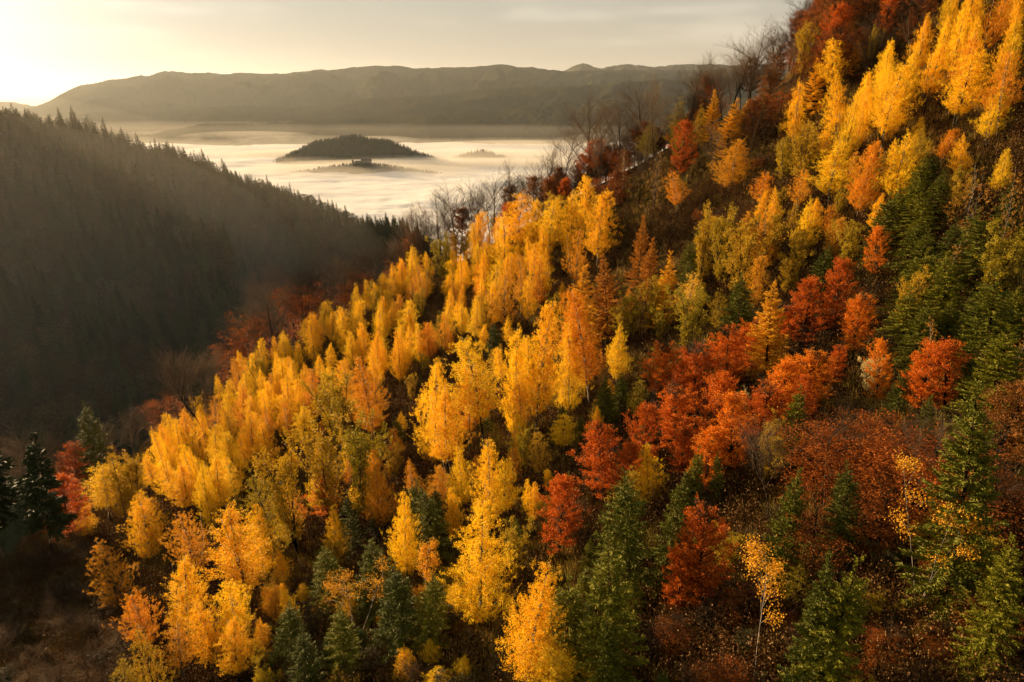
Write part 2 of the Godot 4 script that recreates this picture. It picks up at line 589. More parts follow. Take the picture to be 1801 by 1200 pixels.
# A range of hills: its crest runs through [azimuth, elevation] seen from above the slope, `r` metres away, and its flank comes `reach` metres forward.
func mountain(called: String, crest: Array, r: float, reach: float, seed_: int, label: String) -> void:
	var n := FastNoiseLite.new()
	n.seed = seed_; n.frequency = 1.0; n.fractal_type = FastNoiseLite.FRACTAL_RIDGED; n.fractal_octaves = 5
	var fine := FastNoiseLite.new()
	fine.seed = seed_ + 1; fine.frequency = 1.0; fine.fractal_octaves = 4
	var a0: float = crest[0][0]
	var a1: float = crest[-1][0]
	var at := func(s: float, t: float) -> Vector3:
		var az := lerpf(a0, a1, s)
		var k := 0
		while k < crest.size() - 2 and crest[k + 1][0] < az: k += 1
		var f: float = clampf((az - crest[k][0]) / (crest[k + 1][0] - crest[k][0]), 0, 1)
		f = f * f * (3.0 - 2.0 * f) * 0.5 + f * 0.5
		var el: float = lerpf(crest[k][1], crest[k + 1][1], f)
		var top := from_eye(az, el, r)
		var rr := r + (0.45 - t) * reach * 1.82
		var p := from_eye(az, 0, rr)
		var down := absf(0.45 - t) / (0.55 if t > 0.45 else 0.45)
		var h := top.y * (1.0 - pow(down, 1.15)) + (FOG_TOP - 60.0) * pow(down, 1.15)
		var spur := n.get_noise_2d(p.x / 2100.0, p.z / 2100.0) * 0.5 + 0.5
		h += (spur - 0.6) * (top.y - FOG_TOP) * 0.6 * sin(PI * minf(1.0, down * 1.1))
		h += fine.get_noise_2d(p.x / 420.0, p.z / 420.0) * r * 0.0024 + fine.get_noise_2d(p.x / 60.0, p.z / 60.0) * 9.0
		return Vector3(p.x, h, p.z)
	tag(put(called, grid_mesh(640, 80, at), M.far_wood), label, "", "", "structure")

func island(called: String, centre: Vector3, half: Vector3, turn: float, seed_: int, trees: int, tree_h: float, label: String) -> Callable:
	var n := FastNoiseLite.new()
	n.seed = seed_; n.frequency = 1.0; n.fractal_octaves = 4
	var height := func(x: float, z: float) -> float:
		var q := Vector2(x - centre.x, z - centre.z).rotated(turn)
		var d := Vector2(q.x / half.x, q.y / half.z).length()
		var bump := n.get_noise_2d(x / 260.0 + 7.0, z / 260.0)
		return FOG_TOP - 45.0 + (half.y + 45.0) * (1.0 - smoothstep(0.0, 1.35, d + bump * 0.22)) + bump * 8.0
	var at := func(s: float, t: float) -> Vector3:
		var x := centre.x + (s - 0.5) * half.x * 3.2
		var z := centre.z + (t - 0.5) * half.z * 3.2
		return Vector3(x, height.call(x, z), z)
	tag(put(called, grid_mesh(60, 60, at), M.far_wood), label, "", "", "structure")
	rng.seed = seed_
	var place: Array[Transform3D] = []
	var tint: Array[Color] = []
	while place.size() < trees:
		var x := centre.x + (rng.randf() - 0.5) * half.x * 2.9
		var z := centre.z + (rng.randf() - 0.5) * half.z * 2.9
		var y: float = height.call(x, z)
		if y < FOG_TOP - 22.0: 
			if rng.randf() < 0.9: continue
		var s := tree_h * (0.6 + 0.6 * rng.randf()) / 10.0
		place.append(Transform3D(Basis(Vector3.UP, rng.randf() * TAU).scaled(Vector3(s * 1.25, s, s * 1.25)), Vector3(x, y - 1.0, z)))
		tint.append(Color(1, 1, 1) * (0.7 + 0.6 * rng.randf()))
	tag(scatter("island_wood", M.tiny_tree, M.far_leaf, place, tint), "dark wood covering the %s" % label, "wood", "", "stuff")
	return height

func scatter(called: String, mesh: Mesh, material: Material, place: Array[Transform3D], tint: Array[Color]) -> MultiMeshInstance3D:
	var mm := MultiMesh.new()
	mm.transform_format = MultiMesh.TRANSFORM_3D
	mm.use_colors = true
	mm.mesh = mesh
	mm.instance_count = place.size()
	for i in place.size():
		mm.set_instance_transform(i, place[i])
		mm.set_instance_color(i, tint[i])
	var o := MultiMeshInstance3D.new()
	o.name = numbered(called)
	o.multimesh = mm
	o.material_override = material
	add_child(o, true)
	return o

func mist(called: String, centre: Vector3, size: Vector3, density: float, round_: bool, label: String) -> void:
	var f := FogVolume.new()
	f.name = numbered(called)
	f.shape = RenderingServer.FOG_VOLUME_SHAPE_ELLIPSOID if round_ else RenderingServer.FOG_VOLUME_SHAPE_BOX
	f.size = size
	var m := FogMaterial.new()
	m.albedo = Color(1.0, 0.97, 0.92)
	m.density = density
	f.material = m
	f.position = centre
	add_child(f, true)
	tag(f, label, "mist", "mist over the valley", "stuff")

func box(parent: Node, called: String, at: Vector3, size: Vector3, m: Material) -> MeshInstance3D:
	var b := BoxMesh.new()
	b.size = size
	var o := put(called, b, m, parent)
	o.position = at + Vector3(0, size.y / 2.0, 0)
	return o

func gable(parent: Node, called: String, at: Vector3, size: Vector3, m: Material) -> MeshInstance3D:
	var p := PrismMesh.new()
	p.size = size
	var o := put(called, p, m, parent)
	o.position = at + Vector3(0, size.y / 2.0, 0)
	return o

func _ready() -> void:
	rough.seed = 11; rough.frequency = 0.01; rough.fractal_octaves = 4
	# ---- camera
	var cam := Camera3D.new()
	cam.name = "camera"
	cam.fov = 53.0
	cam.near = 0.5
	cam.far = 60000.0
	cam.position = Vector3(0, EYE, 0)
	cam.rotation_degrees = Vector3(-19.5, 0, 0)
	add_child(cam)
	cam.current = true
	# ---- sun: low, just outside the frame to the left
	var sun := DirectionalLight3D.new()
	sun.name = "sun"
	var sun_dir := Vector3(sin(deg_to_rad(SUN_AZ)) * cos(deg_to_rad(SUN_EL)), sin(deg_to_rad(SUN_EL)), -cos(deg_to_rad(SUN_AZ)) * cos(deg_to_rad(SUN_EL)))
	add_child(sun)
	sun.look_at_from_position(Vector3(0, EYE, 0), Vector3(0, EYE, 0) - sun_dir, Vector3.UP)
	sun.light_energy = 1.6
	sun.light_color = Color(1.0, 0.85, 0.63)
	sun.light_angular_distance = 0.6
	sun.shadow_enabled = true
	# ---- sky and air
	var env := Environment.new()
	env.background_mode = Environment.BG_SKY
	var sky := Sky.new()
	var pan := PanoramaSkyMaterial.new()
	pan.panorama = ImageTexture.create_from_image(sky_picture(sun_dir))
	sky.sky_material = pan
	env.sky = sky
	env.tonemap_mode = Environment.TONE_MAPPER_LINEAR
	env.tonemap_exposure = 3.2
	env.ssao_enabled = true; env.ssil_enabled = true; env.sdfgi_enabled = true
	env.volumetric_fog_enabled = true
	env.volumetric_fog_density = 0.0000108
	env.volumetric_fog_albedo = Color(0.94, 0.97, 1.0)
	env.volumetric_fog_anisotropy = 0.45
	var around := WorldEnvironment.new()
	around.name = "air"
	around.environment = env
	add_child(around)

	# ---- materials
	var litter := matte(Color.WHITE, 0.95)
	litter.albedo_texture = noise_picture(3, 0.02, [lin(0.02, 0.014, 0.006), lin(0.055, 0.03, 0.011), lin(0.09, 0.05, 0.015), lin(0.05, 0.045, 0.016), lin(0.12, 0.075, 0.03), lin(0.03, 0.02, 0.01)], 1024, 6)
	litter.uv1_triplanar = true; litter.uv1_world_triplanar = true
	litter.uv1_scale = Vector3.ONE * 0.09
	litter.detail_enabled = true
	litter.detail_albedo = noise_picture(8, 0.012, [lin(0.25, 0.22, 0.18), lin(0.75, 0.6, 0.45), lin(1.0, 0.9, 0.75)], 512, 4)
	litter.detail_blend_mode = BaseMaterial3D.BLEND_MODE_MUL
	litter.uv2_triplanar = true; litter.uv2_world_triplanar = true; litter.uv2_scale = Vector3.ONE * 0.021
	litter.detail_uv_layer = BaseMaterial3D.DETAIL_UV_2
	litter.metallic_specular = 0.05
	M.litter = litter
	var far_wood := matte(Color.WHITE, 1.0)
	far_wood.albedo_texture = noise_picture(21, 0.03, [lin(0.022, 0.027, 0.011), lin(0.03, 0.032, 0.014), lin(0.042, 0.033, 0.016), lin(0.025, 0.03, 0.013)], 512, 6)
	far_wood.uv1_triplanar = true; far_wood.uv1_world_triplanar = true; far_wood.uv1_scale = Vector3.ONE * 0.0016
	far_wood.metallic_specular = 0.0
	M.far_wood = far_wood
	M.far_leaf = leafy(0.045, 0.052, 0.016, 0.2)
	M.far_leaf.metallic_specular = 0.0
	M.fog = matte(lin(0.84, 0.82, 0.79), 1.0)
	M.fog.metallic_specular = 0.0
	M.valley = matte(lin(0.05, 0.05, 0.03), 1.0)
	M.white_bark = matte(Color.WHITE, 0.85)
	M.white_bark.albedo_texture = noise_picture(31, 0.05, [lin(0.16, 0.13, 0.11), lin(0.62, 0.55, 0.47), lin(0.72, 0.65, 0.56), lin(0.66, 0.58, 0.5)], 256, 4)
	M.white_bark.uv1_triplanar = true; M.white_bark.uv1_scale = Vector3(0.6, 0.9, 0.6)
	M.grey_bark = matte(lin(0.16, 0.12, 0.09), 0.9)
	M.brown_bark = matte(lin(0.26, 0.185, 0.13), 0.9)
	M.tan_bark = matte(lin(0.17, 0.11, 0.06), 0.9)

	# ---- land
	var at := func(s: float, t: float) -> Vector3:
		var a := deg_to_rad(lerpf(-125.0, 125.0, s))
		var r := 4.0 * pow(650.0, t)
		var x := sin(a) * r
		var z := -cos(a) * r
		return Vector3(x, land(x, z), z)
	tag(put("hillside", grid_mesh(520, 230, at), litter), "leaf-strewn mountainside falling to a gully, and the dark hill across it", "", "", "structure")
	var flat := func(s: float, t: float) -> Vector3:
		return Vector3(lerpf(-26000.0, 26000.0, s), 0.0, lerpf(3000.0, -26000.0, t))
	tag(put("ground", grid_mesh(8, 8, flat), M.valley), "valley floor under the fog", "", "", "structure")

	# ---- far ranges
	mountain("far_mountains", [[-46, 0.4], [-38, -0.3], [-35.0, -0.2], [-33.0, -0.5], [-30.5, -0.1], [-24, 1.2], [-10, 1.4], [3.5, 1.9], [5.4, 2.55], [7.0, 2.2], [8.6, 2.5], [11.0, 2.3], [13.0, 2.45], [16.5, 2.35], [22, 2.5], [34, 2.4]], 17000.0, 5200.0, 70, "pale farthest mountain chain on the horizon")
	mountain("main_mountains", [[-41, -2.6], [-36.0, -1.6], [-33.5, -0.5], [-30.2, 0.9], [-28.2, 1.3], [-26.6, 1.5], [-25.2, 1.82], [-23.8, 1.75], [-21, 1.72], [-18, 1.75], [-14.0, 2.05], [-10.2, 2.38], [-7, 2.2], [-3.4, 2.3], [-1.2, 2.5], [1.0, 2.28], [4, 2.0], [8.5, 2.1], [14, 2.0], [22, 2.2], [36, 2.6]], 12500.0, 4800.0, 80, "long wooded mountain ridge across the horizon")
	mountain("middle_mountains", [[-37, -2.6], [-33.0, -1.5], [-30.0, -0.9], [-26.0, -0.9], [-21, -0.5], [-16, -0.6], [-11.0, 0.1], [-6, 0.3], [-1, 0.8], [4, 0.9], [9, 1.3], [16, 1.5], [32, 2.0]], 8200.0, 2400.0, 90, "lower wooded ridge in front of the long mountain ridge")
	mountain("front_foothills", [[-29, -3.0], [-27, -2.5], [-25.5, -2.1], [-23, -1.75], [-20, -1.8], [-15, -1.5], [-10, -1.35], [-5, -1.0], [0, -0.75], [5, -0.3], [10, 0.1], [16, 0.4], [32, 0.9]], 6400.0, 1300.0, 95, "lowest foothills rising out of the fog's far shore")

	# ---- sea of fog
	var swell := FastNoiseLite.new()
	swell.seed = 40; swell.frequency = 1.0; swell.fractal_octaves = 5; swell.fractal_gain = 0.45
	swell.domain_warp_enabled = true; swell.domain_warp_amplitude = 0.6; swell.domain_warp_frequency = 0.7
	var sea := func(s: float, t: float) -> Vector3:
		var a := deg_to_rad(lerpf(-62.0, 62.0, s))
		var r := 1050.0 * pow(6.6, t)
		var x := sin(a) * r
		var z := -cos(a) * r
		var h := swell.get_noise_2d(x / 820.0, z / 520.0) * 18.0 + swell.get_noise_2d(x / 150.0 + 50.0, z / 110.0) * 3.0
		return Vector3(x, FOG_TOP - 10.0 + h, z)
	tag(put("fog_sea", grid_mesh(420, 300, sea), M.fog), "rippled white fog filling the whole valley", "fog", "", "stuff")
	mist("mist_layer", Vector3(0, FOG_TOP + 6.0, -4200), Vector3(14000, 34, 6200), 0.0007, false, "thin veil of mist lying over the fog")
	mist("mist_bank", Vector3(0, FOG_TOP + 50.0, -7600), Vector3(24000, 120, 5400), 0.00013, false, "haze at the foot of the mountains")

	for k in 8:
		var f := 0.45 + 0.15 * k
		mist("gully_haze", Vector3(-760, 215, -440), Vector3(900 * f, 230 * f, 720 * f), 0.00018, true, "sunlit haze hanging in the gully before the dark hill")
	rng.seed = 44
	for i in 22:
		var near_isle := i < 10
		var c := Vector3(lerpf(-1400.0, 150.0, rng.randf()), FOG_TOP + 2.0, lerpf(-2900.0, -4300.0, rng.randf())) if near_isle else Vector3(lerpf(-2600.0, 1600.0, rng.randf()), FOG_TOP + 4.0, lerpf(-2400.0, -6300.0, rng.randf()))
		mist("mist_wisp", c, Vector3(500.0 + 900.0 * rng.randf(), 36.0 + 34.0 * rng.randf(), 180.0 + 260.0 * rng.randf()), 0.0022, true, "soft wisp of mist drifting over the fog")

	for i in 12:
		mist("shore_mist", Vector3(-3000.0 + 480.0 * i + 300.0 * rng.randf(), FOG_TOP + 5.0, lerpf(-5300.0, -6100.0, rng.randf())), Vector3(1100.0 + 900.0 * rng.randf(), 60.0 + 70.0 * rng.randf(), 500.0), 0.0012, true, "bank of mist against the foothills")

	# ---- wooded hilltops standing out of the fog
	M.tiny_tree = far_tuft()
	island("wooded_hill", Vector3(-843, 0, -3790), Vector3(430, 108, 230), 0.05, 51, 2800, 20.0, "largest wooded hill rising from the fog")
	island("low_wooded_hill", Vector3(-175, 0, -3980), Vector3(190, 20, 60), 0.0, 52, 340, 16.0, "small low wooded hill right of the large one")
	var rock := island("castle_hill", Vector3(-655, 0, -3130), Vector3(430, 22, 80), 0.02, 53, 1200, 15.0, "low wooded rise carrying the castle")
	build_castle(rock)

	grow_kinds()
	wooded_hillside()
	set_out_trees()
	stumps_and_logs()
	undergrowth()

func far_tuft() -> ArrayMesh:
	rng.seed = 77
	start()
	for i in 7:
		var f := i / 7.0
		for k in 5:
			var z := TAU * k / 5.0 + i * 0.7
			var d := Vector3(cos(z) * 2.3 * (1.05 - f), -0.5, sin(z) * 2.3 * (1.05 - f))
			leaf(Vector3(0, 1.6 + 8.4 * f, 0), d, Vector3.UP.cross(d).normalized() * 0.9 + Vector3(0, 0.6, 0), shade(0.25))
	return done()

func build_castle(height: Callable) -> void:
	var x := -655.0
	var z := -3085.0
	var stone := matte(lin(0.09, 0.08, 0.07))
	var plaster := matte(lin(0.24, 0.21, 0.18))
	var tiles := matte(lin(0.05, 0.035, 0.025))
	var dark := matte(lin(0.02, 0.02, 0.02), 0.4)
	# the crag it stands on
	var crag := func(s: float, t: float) -> Vector3:
		var a := s * TAU
		var r := 1.0 - t
		var n := rough.get_noise_2d(cos(a) * 60.0 + 300.0, sin(a) * 60.0 + t * 90.0)
		return Vector3(x + cos(a) * (12.0 + 66.0 * sqrt(1.0 - t) * 1.0) * r ** 0.2 + n * 14.0, FOG_TOP - 30.0 + 64.0 * minf(1.0, t * 1.25) + n * 6.0, z + sin(a) * 34.0 * r ** 0.3)
	tag(put("castle_rock", grid_mesh(48, 12, crag), M.far_wood), "steep crag under the castle", "", "", "structure")
	var c := Node3D.new()
	c.name = "castle"
	add_child(c)
	c.position = Vector3(x, FOG_TOP + 30.0, z)
	c.scale = Vector3(0.85, 0.66, 0.85)
	tag(c, "pale hilltop castle on a crag above the fog", "castle")
	box(c, "curtain_wall", Vector3(0, 0, 12), Vector3(104, 12, 3), stone)
	box(c, "wing", Vector3(20, 0, 0), Vector3(52, 24, 16), plaster)
	gable(c, "roof", Vector3(20, 24, 0), Vector3(18, 9, 54), tiles).rotation.y = PI / 2
	box(c, "wing", Vector3(-16, 0, 2), Vector3(26, 15, 14), plaster)
	gable(c, "roof", Vector3(-16, 15, 2), Vector3(16, 7, 28), tiles).rotation.y = PI / 2
	box(c, "tower", Vector3(-48, -6, 4), Vector3(9, 28, 9), stone)
	var cap := CylinderMesh.new()
	cap.top_radius = 0.2; cap.bottom_radius = 6.8; cap.height = 8.0; cap.radial_segments = 8
	var spire := put("spire", cap, tiles, c)
	spire.position = Vector3(-48, 26, 4)
	box(c, "gatehouse", Vector3(-33, 0, 6), Vector3(10, 17, 10), stone)
	gable(c, "roof", Vector3(-33, 17, 6), Vector3(11, 5, 11), tiles)
	for i in 9:
		for j in 2:
			box(c, "window", Vector3(-2.0 + i * 5.4, 8 + j * 8, 8.2), Vector3(1.8, 3.0, 0.6), dark)

func grow_kinds() -> void:
	var birch := []
	for i in 9: birch.append(grow_birch(100 + i, [1.4, 2.2, 3.0, 1.0, 1.8, 3.6, 2.6, 0.8, 2.0][i], [1.8, 1.65, 1.6, 2.1, 1.9, 1.5, 1.4, 2.2, 1.7][i], [26000, 22000, 20000, 28000, 24000, 17000, 18000, 28000, 20000][i], 0.072))
	var thin_birch := []
	for i in 3: thin_birch.append(grow_birch(120 + i, [2.0, 2.8, 3.6][i], 1.75, 11000, 0.08, 0.6))
	var ghost := []
	for i in 2: ghost.append(grow_birch(140 + i, 1.5, 1.9, 2200, 0.09, 0.5))
	var beech := []
	for i in 5: beech.append(grow_beech(200 + i, [0.8, 1.2, 1.8, 0.7, 1.4][i], [3.0, 2.8, 2.7, 3.2, 2.6][i], 13000, 0.14, [1.0, 1.0, 0.88, 1.0, 0.8][i]))
	var bare := []
	for i in 4: bare.append(grow_bare(300 + i, [2.0, 3.0, 2.4, 1.2][i], [0.5, 0.42, 0.62, 0.75][i], 0, 0.1))
	var rusty := []
	for i in 3: rusty.append(grow_bare(320 + i, [0.8, 1.4, 1.0][i], [0.85, 0.7, 0.6][i], 560, 0.115))
	var willow := []
	for i in 4: willow.append(grow_willow(400 + i, [2.4, 2.2, 2.0, 2.6][i], 9000, 0.14))
	var spruce := []
	for i in 5: spruce.append(grow_conifer(500 + i, [0.3, 0.6, 0.4, 1.2, 0.2][i], [2.1, 1.9, 2.3, 1.8, 2.2][i], 0.28, 0.42, 0.17, [0.4, 0.6, 0.5, 0.8, 0.4][i], [0.9, 1.4, 0.7, 1.1, 1.8][i]))
	var tall_spruce := [grow_conifer(520, 4.2, 1.9, 0.4, 0.4, 0.3, 0.7), grow_conifer(521, 3.6, 1.7, 0.4, 0.4, 0.3, 0.7)]
	var larch := []
	for i in 3: larch.append(grow_conifer(540 + i, [0.9, 1.4, 0.6][i], [1.7, 1.5, 1.9][i], -0.05, 0.4, 0.17, 0.8, 0.5))
	var tufted := [grow_tufted(600, 1, 10, 1800, 0.12, 0.45), grow_tufted(601, 3, 6, 2600, 0.11, 0.5), grow_tufted(602, 1, 18, 4600, 0.14, 0.2)]
	var gold := [leafy(0.87, 0.56, 0.014), leafy(0.91, 0.62, 0.016), leafy(0.85, 0.51, 0.014), leafy(0.81, 0.57, 0.018)]
	var amber := [leafy(0.68, 0.34, 0.016), leafy(0.62, 0.33, 0.018), leafy(0.70, 0.31, 0.014)]
	var olive := [leafy(0.38, 0.27, 0.015), leafy(0.45, 0.29, 0.016), leafy(0.32, 0.25, 0.015)]
	var red := [leafy(0.56, 0.13, 0.008), leafy(0.62, 0.16, 0.009), leafy(0.50, 0.115, 0.008)]
	var orange := [leafy(0.76, 0.26, 0.01), leafy(0.72, 0.23, 0.01)]
	var maroon := [leafy(0.26, 0.085, 0.016), leafy(0.24, 0.10, 0.02)]
	var green := [leafy(0.12, 0.125, 0.008, 0.35), leafy(0.17, 0.165, 0.008, 0.35), leafy(0.085, 0.095, 0.008, 0.35)]
	kinds = {
		"B": {"name": "golden_birch", "category": "birch", "shapes": birch, "leaf": gold, "bark": M.white_bark, "say": "golden birch"},
		"O": {"name": "amber_birch", "category": "birch", "shapes": thin_birch + birch.slice(0, 2), "leaf": amber, "bark": M.white_bark, "say": "amber birch"},
		"BP": {"name": "pale_birch", "category": "birch", "shapes": thin_birch, "leaf": [leafy(0.72, 0.48, 0.06)], "bark": M.white_bark, "say": "pale birch"},
		"G": {"name": "thin_birch", "category": "birch", "shapes": ghost, "leaf": [leafy(0.4, 0.2, 0.03)], "bark": M.white_bark, "say": "half-bare birch"},
		"Y": {"name": "olive_broadleaf", "category": "tree", "shapes": willow + thin_birch.slice(0, 1), "leaf": olive, "bark": M.grey_bark, "say": "olive-yellow broadleaf tree"},
		"R": {"name": "red_beech", "category": "beech", "shapes": beech, "leaf": red, "bark": M.grey_bark, "say": "rust-red beech"},
		"RO": {"name": "orange_beech", "category": "beech", "shapes": beech.slice(0, 4), "leaf": orange, "bark": M.grey_bark, "say": "orange beech"},
		"RD": {"name": "maroon_beech", "category": "beech", "shapes": beech, "leaf": maroon, "bark": M.grey_bark, "say": "dark maroon beech"},
		"D": {"name": "bare_tree", "category": "tree", "shapes": bare, "leaf": red, "bark": M.brown_bark, "say": "leafless tree"},
		"DR": {"name": "russet_beech", "category": "beech", "shapes": rusty, "leaf": [leafy(0.38, 0.105, 0.012), leafy(0.30, 0.09, 0.014)], "bark": M.grey_bark, "say": "half-bare russet beech"},
		"S": {"name": "green_spruce", "category": "spruce", "shapes": spruce, "leaf": green, "bark": M.tan_bark, "say": "green spruce"},
		"ST": {"name": "tall_spruce", "category": "spruce", "shapes": tall_spruce, "leaf": [leafy(0.035, 0.05, 0.012, 0.2)], "bark": M.brown_bark, "say": "tall dark spruce"},
		"L": {"name": "golden_larch", "category": "larch", "shapes": larch, "leaf": [leafy(0.74, 0.42, 0.018), leafy(0.68, 0.37, 0.018)], "bark": M.tan_bark, "say": "golden larch"},
		"RL": {"name": "rust_larch", "category": "larch", "shapes": larch, "leaf": [leafy(0.44, 0.19, 0.018)], "bark": M.tan_bark, "say": "rust larch"},
		"A": {"name": "tufted_aspen", "category": "aspen", "shapes": tufted, "leaf": [leafy(0.66, 0.34, 0.02)], "bark": M.white_bark, "say": "sparse aspen"},
		"K": {"name": "dark_bush", "category": "bush", "shapes": willow, "leaf": [leafy(0.06, 0.05, 0.012, 0.3), leafy(0.07, 0.045, 0.014, 0.3)], "bark": M.grey_bark, "say": "dark olive bush"},
		"W": {"name": "pale_bush", "category": "bush", "shapes": willow.slice(0, 1), "leaf": [leafy(0.62, 0.52, 0.25)], "bark": M.grey_bark, "say": "pale bush"},
	}

# the dark wood on the hill across the gully; only the trees that stand out on its skyline are told apart
func wooded_hillside() -> void:
	var models := [far_spruce(700, 2.7), far_spruce(701, 2.2), far_broadleaf(702, 420, 3.2), far_broadleaf(703, 260, 2.9)]
	var mats := [leafy(0.045, 0.055, 0.014, 0.2), leafy(0.05, 0.06, 0.015, 0.2), leafy(0.085, 0.07, 0.024, 0.3), leafy(0.085, 0.074, 0.04, 0.2)]
	for m in mats: m.metallic_specular = 0.0
	var place := []
	var tint := []
	for k in 4:
		var a: Array[Transform3D] = []
		var b: Array[Color] = []
		place.append(a); tint.append(b)
	rng.seed = 900
	var z := -240.0
	while z > -960.0:
		var x := -1050.0
		while x < 60.0:
			var px := x + (rng.randf() - 0.5) * 8.0
			var pz := z + (rng.randf() - 0.5) * 8.0
			x += 8.0
			var a := rad_to_deg(atan2(px, -pz))
			if a < -50.0: continue
			var hh := hill_height(px, pz)
			if hh < spur_height(px, pz) + 4.0: continue
			var patch := rough.get_noise_2d(px * 1.1 + 500.0, pz * 1.1)
			var k := 0
			var r := rng.randf()
			if patch > 0.02 + (hh + 150.0) * 0.0012: k = 2 if r < 0.75 else 3 if r < 0.9 else 0
			else: k = 0 if r < 0.5 else 1 if r < 0.9 else 3
			var h := (24.0 if k < 2 else 19.0) * (0.62 + 0.6 * rng.randf())
			var s := h / 10.0
			place[k].append(Transform3D(Basis(Vector3.UP, rng.randf() * TAU).scaled(Vector3(s, s, s)), Vector3(px, land(px, pz) - 0.5, pz)))
			var v := 0.65 + 0.7 * rng.randf()
			tint[k].append(Color(v * (0.9 + 0.3 * rng.randf()), v, v))
		z -= 8.0
	var what := ["dark spruces", "slender dark spruces", "brown beeches", "bare grey-brown trees"]
	for k in 4:
		tag(scatter("hillside_forest", models[k], mats[k], place[k], tint[k]), "%s massed on the shaded hill across the gully" % what[k], "forest", "", "stuff")
	# skyline trees
	rng.seed = 901
	var crown := []
	for k in 3: crown.append(far_spruce_parts(720 + k, [2.2, 1.9, 2.6][k]))
	var spots := []
	for i in range(2, ridge_line.size() - 1):
		var a := ridge_line[i]
		var b := ridge_line[i + 1]
		var n := int(a.distance_to(b) / 8.5)
		for j in n:
			var p := a.lerp(b, (j + rng.randf() * 0.8) / n)
			var az := rad_to_deg(atan2(p.x, -p.z))
			if az > -38.0 and az < -6.0: spots.append(p)
	spots.sort_custom(func(p, q): return p.x / -p.z < q.x / -q.z)
	for i in spots.size():
		var p: Vector3 = spots[i]
		var h := 17.0 + 18.0 * pow(rng.randf(), 1.4)
		var o := Node3D.new()
		o.name = numbered("ridge_spruce")
		add_child(o)
		var q := Vector3(p.x + (rng.randf() - 0.5) * 12.0, 0, p.z + (rng.randf() - 0.5) * 12.0)
		q.y = land(q.x, q.z) - 0.4
		o.position = q
		var s := h / 10.0
		o.basis = Basis(Vector3.UP, rng.randf() * TAU).scaled(Vector3(s, s, s))
		var c: Array = crown[rng.randi() % 3]
		put("trunk", c[0], M.brown_bark, o)
		put("crown", c[1], mats[0], o)
		tag(o, "%s dark spruce on the left hill's skyline, %s from its upper left end" % ["tall" if h > 28.0 else "short" if h < 20.0 else "middling", ordinal(i + 1)], "spruce", "spruces along the left skyline")

func far_spruce_parts(seed_: int, spread: float) -> Array:
	rng.seed = seed_
	start()
	tube(Vector3(0, -1, 0), Vector3(0, 9.7, 0), 0.14, 0.02, 5)
	var trunk := done()
	start()
	for i in 24:
		var f := i / 24.0
		var n := 9 if f < 0.7 else 6
		for k in n:
			var z := TAU * (k + rng.randf() * 0.7) / n + i
			var L := spread * (pow(1.0 - f, 0.9) + 0.05) * (0.5 + 0.7 * rng.randf())
			var d := Vector3(cos(z), lerpf(-0.4, 0.3, f), sin(z)) * L
			leaf(Vector3(0, 1.6 + 8.3 * f + rng.randf() * 0.3, 0), d, Vector3.UP.cross(d).normalized() * 0.17 * (0.6 + L) + Vector3(0, 0.1, 0), shade(0.3))
	return [trunk, done()]

func ordinal(n: int) -> String:
	var small := ["first", "second", "third", "fourth", "fifth", "sixth", "seventh", "eighth", "ninth", "tenth", "eleventh", "twelfth"]
	if n <= 12: return small[n - 1]
	var e := "th"
	if n % 100 / 10 != 1: e = ["th", "st", "nd", "rd", "th", "th", "th", "th", "th", "th"][n % 10]
	return "%d%s" % [n, e]

